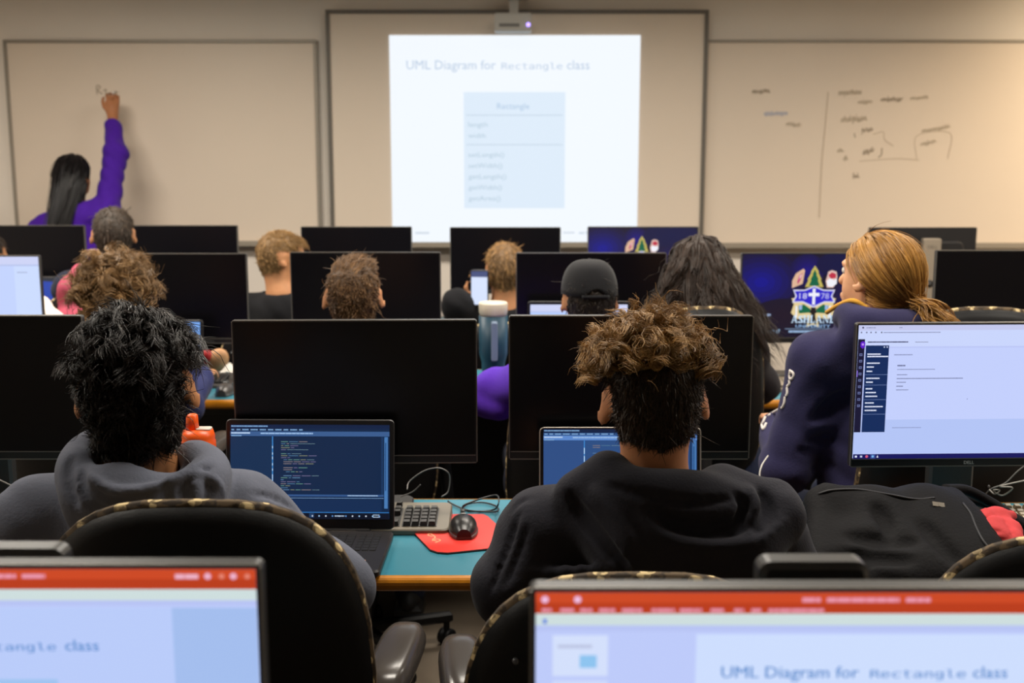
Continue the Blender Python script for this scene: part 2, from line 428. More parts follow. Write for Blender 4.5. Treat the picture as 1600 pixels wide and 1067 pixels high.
# ------------------------------------------------------------------ hair: strands grown from the scalp, clumped into locks, kept outside the head
def strands(name, roots, nrm, R, HC, sc_, col, length, seg, seed, parent, loc, mats, lift=1.0, grav=0.5, comb=None, curl=0.0, freq=2.0, clump=0.6, guides=200, rad=0.0007, jitter=0.3, margin=0.003, lenvar=0.3, wave=0.0, stiff=0.6):
    rg = np.random.default_rng(seed); N = len(roots); K = min(guides, N)
    gi = rg.choice(N, K, replace=False)
    L = length(roots) if callable(length) else np.full(N, length)
    def walk(P0, n0, Ls, jit):
        P = [P0.copy()]; d = n0 * lift + jit
        cb = comb(P0) if comb is not None else 0
        d = d + cb; d /= np.linalg.norm(d, axis=1)[:, None] + 1e-9
        for t in range(seg):
            cb = comb(P[-1]) if comb is not None else 0
            d = d * stiff + (1 - stiff) * (cb + np.array([0, 0, -grav])) + jit * 0.08
            d /= np.linalg.norm(d, axis=1)[:, None] + 1e-9
            q = P[-1] + d * (Ls / seg)[:, None]; col.push(q, margin); P.append(q)
        return np.stack(P, 1)
    gL = L[gi] * (1 + lenvar * rg.uniform(-1, 1, K)); gj = rg.normal(0, jitter, (K, 3))
    G = walk(roots[gi], nrm[gi], gL, gj)
    if curl > 0:
        tg = np.gradient(G, axis=1); tg /= np.linalg.norm(tg, axis=2)[:, :, None] + 1e-9
        u = np.cross(tg, rg.normal(0, 1, (K, 1, 3))); u /= np.linalg.norm(u, axis=2)[:, :, None] + 1e-9; v = np.cross(tg, u)
        t = np.linspace(0, 1, seg + 1)[None, :]; ph = rg.uniform(0, 2 * pi, (K, 1)); fr = freq * rg.uniform(0.7, 1.3, (K, 1)); sg = rg.choice([-1, 1], (K, 1))
        a = curl * np.clip(t * 2.2, 0, 1) * rg.uniform(0.6, 1.4, (K, 1))
        G = G + (a * (np.cos(ph + sg * fr * 2 * pi * t) - np.cos(ph) * (1 - t)))[:, :, None] * u + (a * (np.sin(ph + sg * fr * 2 * pi * t) - np.sin(ph) * (1 - t)))[:, :, None] * v
    own = np.zeros(N, dtype=int)
    for s0 in range(0, N, 4000):
        d2 = ((roots[s0:s0 + 4000, None, :] - roots[gi][None]) ** 2).sum(2) * (1 + 0.3 * rg.uniform(0, 1, (1, K))); own[s0:s0 + 4000] = d2.argmin(1)
    t = np.linspace(0, 1, seg + 1)[None, :, None]
    off = roots - roots[gi][own]
    rel = G[own] - G[own][:, :1]
    lv = (1 - lenvar * 0.8 * rg.uniform(0, 1, N))[:, None, None]
    P = roots[:, None, :] + rel * lv - off[:, None, :] * (clump * t ** 0.8) + rg.normal(0, 1, (N, 1, 3)) * 0.0035 * t * (1 + 4 * (rg.uniform(0, 1, (N, 1, 1)) > 0.96))
    if wave > 0: P += wave * np.sin(t * 9 + rg.uniform(0, 6, K)[own][:, None, None]) * t * np.cross(nrm, (0, 0, 1.0))[:, None, :]
    Q = P[:, 1:].reshape(-1, 3).copy(); col.push(Q, margin * 0.6); P[:, 1:] = Q.reshape(N, seg, 3)
    return strand_mesh(name, P, rad, rg, K, own, parent, loc, mats)

def strand_mesh(name, P, rad, rg, K, own, parent, loc, mats):
    N, S, _ = P.shape
    tg = np.gradient(P, axis=1); tg /= np.linalg.norm(tg, axis=2)[:, :, None] + 1e-9
    u = np.cross(tg, np.array([0.31, 0.2, 0.93])); u /= np.linalg.norm(u, axis=2)[:, :, None] + 1e-9; v = np.cross(tg, u)
    r = rad * (1 - 0.75 * np.linspace(0, 1, S) ** 2)[None, :, None] * rg.uniform(0.7, 1.3, (N, 1, 1))
    ring = np.stack([P + r * (cos(a) * u + sin(a) * v) for a in (0, 2 * pi / 3, 4 * pi / 3)], 2)      # N,S,3,3
    V = ring.reshape(-1, 3); base = (np.arange(N)[:, None] * S + np.arange(S - 1)[None]) * 3
    F = np.concatenate([np.stack([base + k, base + (k + 1) % 3, base + 3 + (k + 1) % 3, base + 3 + k], -1).reshape(-1, 4) for k in range(3)])
    sh = np.clip(rg.normal(0.5, 0.16, K)[own] + rg.normal(0, 0.13, N), 0, 1)
    me = np_mesh(name, V - np.asarray(loc), F, mats, True, shade=np.repeat(sh, S * 3))
    o = obj(name, me, parent); o['kind'] = 'stuff'; return o

def head_mask(kind):
    def f(h):
        x, y, z = h[:, 0], h[:, 1], h[:, 2]; ax_ = np.abs(x)
        back = (y < -0.02) & (z > np.where(kind == 'low', -0.105, -0.085) + ax_ * 0.35); mid = (y >= -0.02) & (y < 0.048) & (z > 0.030); topm = (z > 0.062) & (y < 0.088 - 0.15 * ax_)
        ear = (ax_ > 0.0745) & (z < 0.028) & (y > -0.045)
        return (back | mid | topm) & ~ear
    return f

def tri_sample(V, F, keep, n, rg):
    """n points and normals spread over the kept quads"""
    f = F[keep]; a, b, c, d = V[f[:, 0]], V[f[:, 1]], V[f[:, 2]], V[f[:, 3]]
    nr = np.cross(c - a, d - b); ar = np.linalg.norm(nr, axis=1); i = rg.choice(len(f), n, p=ar / ar.sum()); s, t = rg.uniform(0, 1, (2, n, 1))
    P = (a[i] * (1 - s) + b[i] * s) * (1 - t) + (d[i] * (1 - s) + c[i] * s) * t
    return P, nr[i] / (ar[i][:, None] + 1e-12)

SKIN = {}
def skin(name, rgb):
    m = mat('skin_' + name, rgb, 0.55, spec=0.35, var=0.06, vscale=40, bump=0.05, bscale=300)
    m.node_tree.nodes['Principled BSDF'].inputs['Subsurface Weight'].default_value = 0.12
    m.node_tree.nodes['Principled BSDF'].inputs['Subsurface Radius'].default_value = (0.012, 0.004, 0.002)
    return m

class Person:
    """a figure: body (one surface, the top-level object) with clothing and hair as children"""
    def __init__(s, label, head, yaw=0, pitch=0, roll=0, hs=1.0, skin_rgb=(190, 135, 95), step=0.008, sh=0.185, drop=0.0, shtilt=0.0, lean=0.0, body_yaw=0.0,
                 elbows=None, wrists=None, standing=False, group=None, scalp=None, ears=1.0, neck=1.0, nb=None, hand_dirs=None, bulk=0.0, mask='m', pvx=None):
        s.HC = np.asarray(head, float); s.R = rotm(yaw, pitch, roll); s.hs = hs; s.label = label; s.step = step; s.bulk = bulk
        H = lambda x, y, z: s.HC + s.R @ (np.array([x, y, z]) * hs)
        s.H = H
        s.NB = s.HC + np.array([0, -0.035 + lean, -0.175 * hs - drop]) if nb is None else np.asarray(nb, float)
        by = radians(body_yaw); rt = np.array([cos(by), sin(by), 0]); fw = np.array([-sin(by), cos(by), 0]); s.rt, s.fw = rt, fw
        s.SL = s.NB - rt * sh + fw * 0.015 + np.array([0, 0, -0.075 + shtilt]); s.SR = s.NB + rt * sh + fw * 0.015 + np.array([0, 0, -0.075 - shtilt])
        if standing: s.PV = np.array([s.NB[0], s.NB[1] - 0.02, s.NB[2] - 0.50])
        else: s.PV = np.array([s.NB[0], s.NB[1], 0]) - fw * 0.03 + np.array([0, 0, 0.60])
        up = np.array([0, 0, 1.0])
        if pvx is not None: s.PV[0] = pvx
        s.EL, s.ER = elbows if elbows is not None else (s.SL - rt * 0.05 + fw * 0.13 + up * (max(s.SL[2] - 0.25, 0.80) - s.SL[2]), s.SR + rt * 0.05 + fw * 0.13 + up * (max(s.SR[2] - 0.25, 0.80) - s.SR[2]))
        s.WL, s.WR = wrists if wrists is not None else (s.EL + rt * 0.06 + fw * 0.21 + up * 0.025, s.ER - rt * 0.06 + fw * 0.21 + up * 0.025)
        s.EL, s.ER, s.WL, s.WR = [np.asarray(q, float) for q in (s.EL, s.ER, s.WL, s.WR)]
        if standing:
            s.KN = [s.PV + rt * 0.09 * q + fw * 0.02 + up * (0.50 - s.PV[2]) for q in (-1, 1)]; s.AN = [np.array([k[0], k[1], 0.09]) for k in s.KN]
        else:
            s.KN = [s.PV + rt * 0.13 * q + fw * 0.42 + up * (0.545 - s.PV[2]) for q in (-1, 1)]; s.AN = [np.array([k[0], k[1] - 0.06, 0.09]) for k in s.KN]
        s.hips = [s.PV + rt * 0.085 * q + up * -0.025 for q in (-1, 1)]
        pts = np.array([s.SL, s.SR, s.EL, s.ER, s.WL, s.WR, s.PV, *s.KN, *s.AN, s.HC])
        lo = pts.min(0) - 0.14; hi = pts.max(0) + 0.14; hi[2] = max(hi[2], s.HC[2] + 0.2); lo[2] = -0.02
        for w_ in (s.WL, s.WR):
            lo = np.minimum(lo, w_ - 0.22); hi = np.maximum(hi, w_ + 0.22)
        lo[2] = -0.02; lo[1] = min(lo[1], s.NB[1] - 0.22)
        hz = s.HC[2]; st = step; hh = min(st, 0.0055)
        legs = [(-1, min(0.64, s.PV[2]), 0.022)]
        s.ax = [axis_pts(lo[0], hi[0], st), axis_pts(lo[1], hi[1], st), axis_pts(lo[2], hi[2], st * 1.15, legs + [(hz - 0.15, hz + 0.13, hh)])]
        s.B = Field(s.ax); B = s.B
        # skull, face
        ell = lambda c, r, k=0.02, sub=False, R2=None: B.ell(H(*c), np.array(r) * hs, k, s.R if R2 is None else s.R @ R2, sub)
        ell((0, -0.008, 0.030), (0.076, 0.096, 0.083)); ell((0, -0.035, 0.0), (0.070, 0.066, 0.075), 0.03); ell((0, 0.036, -0.035), (0.060, 0.060, 0.076), 0.03); ell((0, 0.066, -0.094), (0.028, 0.024, 0.022), 0.03)
        ell((0, 0.086, 0.018), (0.050, 0.014, 0.012), 0.02)
        B.cone(H(0, 0.094, 0.004), H(0, 0.116, -0.034), 0.008 * hs, 0.013 * hs, 0.012)
        for q in (-1, 1):
            ell((q * 0.033, 0.103, 0.0), (0.016, 0.012, 0.011), 0.012, True)
            E = rotm(-q * 24, 0, 0); n0 = H(q * 0.080 * ears, -0.012, -0.010)
            B.ell(n0, np.array((0.0095, 0.021, 0.034)) * hs, 0.008, s.R @ E @ rotm(0, -12, q * -8))
            B.ell(n0 + s.R @ np.array([q * 0.006, 0.012, 0.004]) * hs, np.array((0.006, 0.010, 0.018)) * hs, 0.006, s.R @ E, True)
        ell((0, 0.098, -0.066), (0.023, 0.011, 0.006), 0.008); ell((0, 0.096, -0.076), (0.019, 0.011, 0.006), 0.008)
        # neck, trunk
        nk = 0.056 * neck * hs
        B.cone(H(0, -0.022, -0.045), s.NB + (0, 0.015, 0.0), nk, nk * 1.06, 0.03); B.cone(s.NB + (0, 0.015, 0), s.NB + (0, 0.02, -0.06), nk * 1.06, 0.075, 0.03)
        for q in (s.SL, s.SR): B.cone(s.NB + (0, 0.02, -0.055), q, 0.05, 0.052, 0.03)
        ch = s.NB + fw * 0.03 + np.array([0, 0, -0.17])
        B.cone(ch, s.PV + up * 0.05, 0.135, 0.125, 0.04, 0.74); s.ch = ch
        for a, e, w_ in ((s.SL, s.EL, s.WL), (s.SR, s.ER, s.WR)):
            B.cone(a, e, 0.05, 0.040, 0.03); B.cone(e, w_, 0.041, 0.027, 0.02)
        s.hd = hand_dirs or (None, None)
        for w_, e, dd, q in ((s.WL, s.EL, s.hd[0], -1), (s.WR, s.ER, s.hd[1], 1)): s._hand(w_, e, dd, q)
        for h, k, a in zip(s.hips, s.KN, s.AN):
            B.cone(h, k, 0.085, 0.058, 0.03); B.cone(k, a, 0.056, 0.04, 0.02); B.cone(a, a + fw * 0.13 + up * -0.045, 0.04, 0.03, 0.02)
        s.root = np.array([s.PV[0], s.PV[1], 0.0])
        V, F, me = B.mesh('person', [skin('%d_%d_%d' % skin_rgb, skin_rgb)] + ([scalp] if scalp else []), s.root)
        s.V, s.F = V, F
        s.hl = (V - s.HC) @ s.R / hs; s.fc = s.hl[F].mean(1)
        near = (np.linalg.norm(s.fc, axis=1) < 0.17)
        s.keep = head_mask(mask)(s.fc) & near
        if scalp: me.polygons.foreach_set('material_index', s.keep.astype(np.int32))
        s.o = obj('person', me, None, s.root); tag(s.o, label, 'person', group)
        for q in (-1, 1):
            c = H(q * 0.032, 0.0835, 0.0); e = cached('eye', lambda: MB().ell((0, 0, 0), (0.011, 0.011, 0.011), 14, 10, 0).ell((0, 0.0058, 0), (0.0058, 0.0058, 0.0058), 12, 8, 1).mesh('eye', [mat('eye_white', (225, 220, 212), 0.25), mat('iris', (52, 36, 24), 0.2)]))
            eo = obj('eye', e, s.o, c - s.root); eo.rotation_euler = Matrix(s.R.tolist()).to_euler(); eo.scale = (hs,) * 3
        s.T = None
    def _hand(s, w_, e, dd, side):
        """palm, four fingers of different length with bends, thumb from the side of the palm"""
        f = (w_ - e) / np.linalg.norm(w_ - e) if dd is None else np.asarray(dd[0], float); f = f / np.linalg.norm(f)
        up = np.array([0, 0, 1.0]) if dd is None else np.asarray(dd[1], float); n = up - f * (up @ f); n /= np.linalg.norm(n); t = np.cross(f, n) * side   # t: little-finger side
        curl = 0.35 if dd is None else dd[2]
        B = s.B
        B.cone(w_, w_ + f * 0.055, 0.026, 0.024, 0.015); 
        for k in (-0.026, -0.009, 0.009, 0.026): B.cone(w_ + f * 0.02 + t * k * 0.6, w_ + f * 0.082 + t * k, 0.014, 0.0115, 0.012)
        for k, ln in ((-0.029, 0.073), (-0.0095, 0.082), (0.010, 0.076), (0.029, 0.058)):
            p = w_ + f * 0.085 + t * k; a = 0.15
            for j, fr in enumerate((0.45, 0.32, 0.25)):
                a += curl * (0.7 + 0.5 * j); q = p + (f * cos(a) - n * sin(a) + t * k * 1.5) * ln * fr; B.cone(p, q, 0.0092 - 0.0008 * j, 0.0086 - 0.0008 * j, 0.004); p = q
        p = w_ + f * 0.025 - t * 0.022; q = p + f * 0.036 - t * 0.026 - n * 0.010; r = q + f * 0.030 - t * 0.006 - n * 0.008; z = r + f * 0.022 + t * 0.004 - n * 0.004
        B.cone(p, q, 0.014, 0.0115, 0.01); B.cone(q, r, 0.0112, 0.0098, 0.005); B.cone(r, z, 0.0098, 0.0085, 0.005)
    def top(s, m, name='shirt', th=0.012, sleeve=1.0, wr=0.0, seed=1, collar=0.0, extra=None, hem=0.0, slim=1.0):
        """upper garment as one surface: trunk, shoulders, sleeves; open at the neck and the cuffs"""
        T = Field(s.ax); s.T = T; up = np.array([0, 0, 1.0]); b = s.bulk
        T.cone(s.ch, s.PV + up * 0.04, 0.135 + th + b, 0.128 + th + b, 0.04, 0.78)
        T.cone(s.SL, s.SR, 0.058 + th, 0.058 + th, 0.05)
        for q in (s.SL, s.SR):
            T.cone(s.NB + (0, 0.0, -0.045), q, 0.055 + th, 0.056 + th, 0.05)
        T.cone(s.NB + (0, 0.005, -0.10), s.ch + (0, 0, -0.1), 0.10 + th, 0.13 + th, 0.05, 0.8)
        for a, e, w_ in ((s.SL, s.EL, s.WL), (s.SR, s.ER, s.WR)):
            T.cone(a, e, (0.056 + th) * slim, (0.050 + th) * slim, 0.035)
            if sleeve > 0: T.cone(e, e + (w_ - e) * min(1, sleeve), (0.049 + th) * slim, (0.036 + th * 0.8) * slim, 0.03)
        if wr: T.wrinkle(wr, 38, seed)
        nk = s.NB + (0, 0.02, 0.03)
        T.cone(s.NB + (0, 0.012, -0.015), s.H(0, -0.015, -0.03) + (0, 0.0, 0.06), 0.064 + collar, 0.075 + collar, 0.008, 1.0, True)
        if extra: extra(s, T)
        return s
    def dress(s, m, name='shirt'):
        V, F, me = s.T.mesh(name, [m], s.root); s.TV = V
        o = obj(name, me, s.o); return o
    def trousers(s, m):
        L = Field(s.ax)
        for h, k, a in zip(s.hips, s.KN, s.AN):
            L.cone(h, k, 0.10, 0.072, 0.03); L.cone(k, a, 0.068, 0.056, 0.02)
        L.cone(s.hips[0], s.hips[1], 0.11, 0.11, 0.03)
        obj('trousers', L.mesh('trousers', [m], s.root)[2], s.o)
        sm = mat('shoe_black', (28, 28, 30), 0.6)
        for a in s.AN:
            f = s.fw; S = MB()
            S.prism([(-0.045, -0.09), (0.045, -0.09), (0.05, 0.05), (0.042, 0.13), (0.015, 0.175), (-0.015, 0.175), (-0.042, 0.13), (-0.05, 0.05)], 0, 0.055, 0, 0.012)
            S.ell((0, 0.0, 0.06), (0.042, 0.10, 0.045))
            S.build('shoe', sm, s.o, np.array([a[0], a[1], 0.003]) - s.root, (0, 0, math.atan2(-f[0], f[1])))
        return s
    def collide(s):
        C = Field(s.ax); C.D = np.minimum(s.B.D, s.T.D) if s.T is not None else s.B.D
        return C
    def hair(s, n, m, seed, keep=None, name='hair', **kw):
        rg = np.random.default_rng(seed + 77); k = s.keep if keep is None else s.keep & keep(s.fc)
        P, N = tri_sample(s.V, s.F, k, n, rg)
        cf = kw.pop('combf', None)
        if cf is not None: kw['comb'] = lambda Q: cf((Q - s.HC) @ s.R / s.hs) @ s.R.T
        lf = kw.pop('lenf', None)
        if lf is not None: kw['length'] = lambda Q: lf((Q - s.HC) @ s.R / s.hs)
        return strands(name, P, N, s.R, s.HC, s.hs, s.C if hasattr(s, 'C') else s.B, seed=seed, parent=s.o, loc=s.root, mats=[m], **kw)
# ------------------------------------------------------------------ the room
WALLY = 6.80
wallm = mat('wall_paint', (228, 218, 206), 0.8, var=0.03, vscale=1.5, bump=0.05, bscale=200)
boardm = mat('whiteboard_enamel', (222, 206, 188), 0.42, spec=0.4, var=0.02, vscale=1.2)
floorm = mat('floor_tile', (112, 100, 86), 0.45, var=0.12, vscale=6)
ceilm = mat('ceiling_tile', (205, 198, 186), 0.9, var=0.03, vscale=20)
def slab(name, c, d, m): return struct(MB().box(c, d).build(name, m))
slab('floor', (0.3, 2.2, -0.05), (9.0, 9.6, 0.1), floorm)
slab('wall_front', (0.3, WALLY + 0.05, 1.4), (9.0, 0.1, 2.8), wallm)
slab('wall_left', (-4.15, 2.2, 1.4), (0.1, 9.2, 2.8), wallm)
slab('wall_right', (4.75, 2.2, 1.4), (0.1, 9.2, 2.8), wallm)
slab('wall_back', (0.3, -2.45, 1.4), (9.0, 0.1, 2.8), wallm)
slab('ceiling', (0.3, 2.2, 2.83), (9.0, 9.6, 0.1), ceilm)
slab('baseboard_front', (0.3, WALLY - 0.008, 0.05), (8.8, 0.016, 0.1), mat('baseboard_vinyl', (60, 54, 50), 0.6))

alum = mat('board_frame_aluminium', (150, 142, 130), 0.45, 0.3); alumd = mat('board_frame_dark', (104, 98, 90), 0.5, 0.2)
ink = mat('dry_marker_black', (158, 142, 122), 0.7)
inkd = mat('dry_marker_dark', (84, 72, 60), 0.7)
inkm = mat('dry_marker_mid', (180, 164, 142), 0.7)
inkb = mat('dry_marker_blue', (176, 174, 182), 0.7)
def ribbon(mb, P, wd, y):
    P = np.asarray(P, float); t = np.gradient(P, axis=0); t /= np.linalg.norm(t, axis=1)[:, None] + 1e-9; n = np.stack([-t[:, 1], t[:, 0]], 1) * wd / 2
    A = P + n; B = P - n
    yy = y - np.linspace(0, 0.0012, len(P))     # the stroke never lies in its own plane twice
    mb.grid(np.stack([np.stack([A[:, 0], yy, A[:, 1]], 1), np.stack([B[:, 0], yy, B[:, 1]], 1)], 1), 0, False)
def scrawl(mb, px0, py0, px1, py1, h, seed, y, wd=0.006):
    """a word in loose handwriting between two places on the board"""
    r = random.Random(seed); a = atY(px0, py0, y); b = atY(px1, py1, y); n = max(14, int((px1 - px0) * 1.3)); P = []
    for k in range(n + 1):
        f = k / n; hh = h * y / FPX * (1.0 if r.random() < 0.75 else 1.8)
        P.append((a[0] + (b[0] - a[0]) * f + 0.006 * sin(k * 1.9), a[2] + (b[2] - a[2]) * f + hh * 0.5 * sin(k * 2.2 + r.uniform(-0.5, 0.5))))
    ribbon(mb, smooth_path([(p[0], p[1], 0) for p in P], n * 3)[:, :2], wd, y)
def line(mb, pts, y, wd=0.006):
    P = [atY(px, py, y) for px, py in pts]; ribbon(mb, smooth_path([(p[0], p[2], 0) for p in P], 20)[:, :2], wd, y)

def whiteboard(label, px0, px1, py0, py1, fr, yb=WALLY, fm=alum):
    a = atY(px0, py0, yb - 0.03); b = atY(px1, py1, yb - 0.03); cx = (a[0] + b[0]) / 2; w_ = b[0] - a[0]; h = a[2] - b[2]
    t = thing('whiteboard', label, 'whiteboard', (cx, yb, b[2]))
    MB().box((0, -0.013, h / 2), (w_ - 0.01, 0.022, h - 0.01)).build('writing_surface', boardm, t)
    for c, d in (((0, -0.017, h - fr / 2), (w_, 0.034, fr)), ((-w_ / 2 + fr / 2, -0.017, h / 2), (fr, 0.034, h - fr * 2)), ((w_ / 2 - fr / 2, -0.017, h / 2), (fr, 0.034, h - fr * 2)), ((0, -0.017, fr / 2), (w_, 0.034, fr))):
        MB().box(c, d, 0, 0.003).build('frame_rail', fm, t)
    tr = MB().prism([(-0.03, 0.02), (-0.085, 0.022), (-0.09, 0.034), (-0.096, 0.034), (-0.095, 0.004), (-0.03, 0.0)][::-1], -w_ / 2 + 0.02, w_ / 2 - 0.02, 0, 0, None, 'x')
    tr.build('marker_tray', mat('tray_grey', (150, 140, 126), 0.5), t)
    return t, b
yb = WALLY - 0.0245
tL, oL = whiteboard('left whiteboard, blank but for faint letters at the hand of the person writing', 4, 503, 62, 384, 0.018)
m_ = MB(); line(m_, [(152, 148), (151, 134), (157, 136), (153, 141), (160, 147)], yb); line(m_, [(161, 142), (166, 140), (165, 147), (171, 145)], yb)
P_ = m_.build('marker_writing', ink, tL); P_.location = -np.array(tL.location)
tR, oR = whiteboard('right whiteboard covered with faded handwritten notes and a vertical line', 1101, 1760, 62, 387, 0.016)
m_ = MB()
for i, q in enumerate(((1175, 144, 1202, 142, 5), (1310, 146, 1346, 144, 7), (1340, 160, 1362, 159, 5), (1376, 156, 1410, 155, 6), (1422, 154, 1450, 152, 4), (1314, 188, 1354, 185, 8), (1346, 205, 1364, 202, 6), (1440, 205, 1484, 198, 5), (1438, 226, 1462, 220, 5), (1348, 240, 1366, 234, 7), (1308, 236, 1318, 235, 5), (1318, 248, 1324, 247, 5), (1332, 276, 1342, 275, 7), (1228, 194, 1250, 195, 5))):
    m_ = MB(); scrawl(m_, *q, 11 + i, yb - 0.0005, 0.0036); P_ = m_.build('handwritten_word', inkm if i % 3 else ink, tR); P_.location = -np.array(tR.location)
m_ = MB()
line(m_, [(1378, 231), (1377, 242), (1372, 246)], yb - 0.0004, 0.007)
P_ = m_.build('handwritten_mark', ink, tR); P_.location = -np.array(tR.location); m_ = MB(); line(m_, [(1335, 208), (1336, 215)], yb - 0.0004); P_ = m_.build('handwritten_mark', ink, tR); P_.location = -np.array(tR.location)
m_ = MB(); line(m_, [(1294, 144), (1289, 200), (1284, 255), (1280, 340)], yb - 0.0004, 0.006)
line(m_, [(1432, 248), (1433, 212), (1484, 208), (1481, 248)], yb - 0.0004, 0.004); line(m_, [(1364, 210), (1380, 206), (1382, 218), (1396, 228)], yb - 0.0004, 0.004); line(m_, [(1342, 252), (1400, 248), (1436, 250)], yb - 0.0004, 0.004)
P_ = m_.build('drawn_lines', mat('dry_marker_faint', (186, 168, 146), 0.7), tR); P_.location = -np.array(tR.location)
m_ = MB(); scrawl(m_, 1194, 178, 1230, 177, 4, 5, yb - 0.0005, 0.009)
P_ = m_.build('blue_writing', inkb, tR); P_.location = -np.array(tR.location)
tC, oC = whiteboard('tall middle whiteboard in a dark frame with the projected slide on it', 508, 1098, 15, 386, 0.022, WALLY - 0.036, alumd)
# the projected slide, its thrown light put into a self-glowing sheet on the middle board
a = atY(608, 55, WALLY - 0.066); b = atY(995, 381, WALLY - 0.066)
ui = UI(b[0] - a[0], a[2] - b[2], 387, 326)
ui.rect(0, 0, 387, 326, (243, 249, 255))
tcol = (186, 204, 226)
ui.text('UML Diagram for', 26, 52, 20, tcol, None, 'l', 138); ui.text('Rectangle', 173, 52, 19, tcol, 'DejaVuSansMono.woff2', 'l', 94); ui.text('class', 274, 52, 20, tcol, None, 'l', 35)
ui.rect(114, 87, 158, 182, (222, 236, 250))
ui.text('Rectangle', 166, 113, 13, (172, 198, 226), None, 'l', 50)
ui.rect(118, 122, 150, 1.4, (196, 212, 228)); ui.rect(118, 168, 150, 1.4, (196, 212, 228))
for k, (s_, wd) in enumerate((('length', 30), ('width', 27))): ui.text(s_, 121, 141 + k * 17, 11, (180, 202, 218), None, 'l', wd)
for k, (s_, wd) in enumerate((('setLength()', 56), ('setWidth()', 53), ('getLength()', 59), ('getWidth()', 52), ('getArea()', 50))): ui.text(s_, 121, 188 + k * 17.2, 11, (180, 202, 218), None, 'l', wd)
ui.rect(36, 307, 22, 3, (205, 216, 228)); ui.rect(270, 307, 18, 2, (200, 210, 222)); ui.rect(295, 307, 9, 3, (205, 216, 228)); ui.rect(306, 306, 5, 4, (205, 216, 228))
so = obj('projected_slide_glow', ui.mesh('projected_slide_glow'), tC, ((a[0] + b[0]) / 2 - tC.location[0], WALLY - 0.0662 - tC.location[1], (a[2] + b[2]) / 2 - tC.location[2]))
so['label'] = 'glowing sheet for the projected lecture slide with a class diagram'

# short-throw projector on its wall arm
whitep = mat('projector_white', (176, 172, 164), 0.5)
a = atY(772, 20, 6.45); b = atY(831, 48, 6.45); pc = (a + b) / 2
t = thing('projector', 'small white projector with a violet light above the projected slide', 'projector', (pc[0], 6.45, b[2]))
MB().rbox((0, 0.09, (a[2] - b[2]) / 2), (b[0] - a[0], 0.18, a[2] - b[2]), 0.012, 0, 0.004, None, 'y').build('body', whitep, t)
MB().box((-0.02, -0.001, 0.03), (0.11, 0.004, 0.018)).build('vent_slot', mat('slot_grey', (110, 108, 104), 0.6), t)
MB().ell((0.083, -0.002, 0.032), (0.011, 0.006, 0.011), 12, 8).build('status_light', mat('violet_led', (150, 120, 255), 0.3, emit=((165, 140, 255), 2.5)), t)
m_ = MB(); m_.box((0.005, 0.10, 0.16), (0.05, 0.05, 0.14), 0, 0.004); m_.box((0.03, 0.06, 0.215), (0.30, 0.36, 0.03), 0, 0.006); m_.box((0.03, 0.25, 0.215), (0.12, 0.19, 0.024), 0, 0.004)
m_.build('wall_arm', whitep, t)

# ------------------------------------------------------------------ desks
teal = mat('teal_laminate', (58, 124, 142), 0.26, spec=0.6, var=0.03, vscale=3)
oak = mat('amber_wood_edge', (186, 118, 18), 0.35, var=0.18, vscale=25)
blackm = mat('black_steel', (26, 25, 26), 0.5)
DZ = 0.73
def desk(label, x0, x1, y0, y1, group=None, topm=teal, edgem=oak, shade_sheet=False):
    w_ = x1 - x0; d = y1 - y0; t = thing('desk', label, 'desk', ((x0 + x1) / 2, (y0 + y1) / 2, 0), 0, group)
    MB().box((0, 0, DZ - 0.015), (w_ - 0.03, d - 0.03, 0.03)).build('worktop', topm, t)
    for P, nm in (([(-w_ / 2 + 0.013, -d / 2 + 0.013), (w_ / 2 - 0.013, -d / 2 + 0.013), (w_ / 2 - 0.013, d / 2 - 0.013), (-w_ / 2 + 0.013, d / 2 - 0.013)], 'edge_band'),):
        for i in range(4):
            p, q = np.array(P[i]), np.array(P[(i + 1) % 4]); mb = MB()
            L = np.linalg.norm(q - p) + 0.026; ang = math.atan2(*(q - p)[::-1])
            prof = [(0.0025, -0.016)] + [(-0.013 * cos(a_), 0.0155 * sin(a_)) for a_ in np.linspace(-1.45, 1.45, 9)] + [(0.0025, 0.016)]
            T = Matrix.Translation((*(p + q) / 2, DZ - 0.0150)) @ Matrix.Rotation(ang, 4, 'Z')
            mb.prism([(y, z) for y, z in prof], -L / 2, L / 2, 0, 0, T, 'x'); mb.build(nm, edgem, t)
    n = 2
    for k in range(n):
        x = -w_ / 2 + 0.12 + (w_ - 0.24) * k / (n - 1)
        m_ = MB(); m_.box((x, 0.06, 0.36), (0.06, 0.10, 0.68), 0, 0.008); m_.box((x, 0, 0.025), (0.06, d - 0.04, 0.045), 0, 0.012); m_.box((x, 0, DZ - 0.05), (0.05, d - 0.12, 0.035))
        m_.build('leg', blackm, t)
    MB().box((0, d / 2 - 0.09, DZ - 0.11), (w_ - 0.3, 0.03, 0.10)).build('cable_channel', blackm, t)
    if shade_sheet: MB().box((0, d / 2 - 0.03, 0.37), (w_ - 0.20, 0.018, 0.62), 0, 0.003).build('underdesk_shade_sheet', mat('panel_black', (14, 14, 15), 0.6), t)  # added black sheet standing in for the shade below the desk
    return t
EA, EB, EC, ED = 0.64, 2.18, 3.82, 5.31
desk('nearest desk under the two slide editor screens', -1.15, 1.1, EA, EA + 0.52)
desk('long teal desk with amber edge under the laptop and red mouse mat', -1.75, 0.637, EB, EB + 0.54)
desk('right hand teal desk under the black bag and browser screen', 0.655, 1.95, EB, EB + 0.51)
desk('teal desk with the tall tumbler standing on it', -2.45, 0.70, EC, EC + 0.58, None, teal, oak, True)
desk('teal desk under the university crest screen beside the ponytail', 0.715, 2.55, EC, EC + 0.54, None, teal, oak, True)
desk('front row desk nearest the whiteboards', -3.0, 1.05, ED, ED + 0.54, None, teal, oak, True)
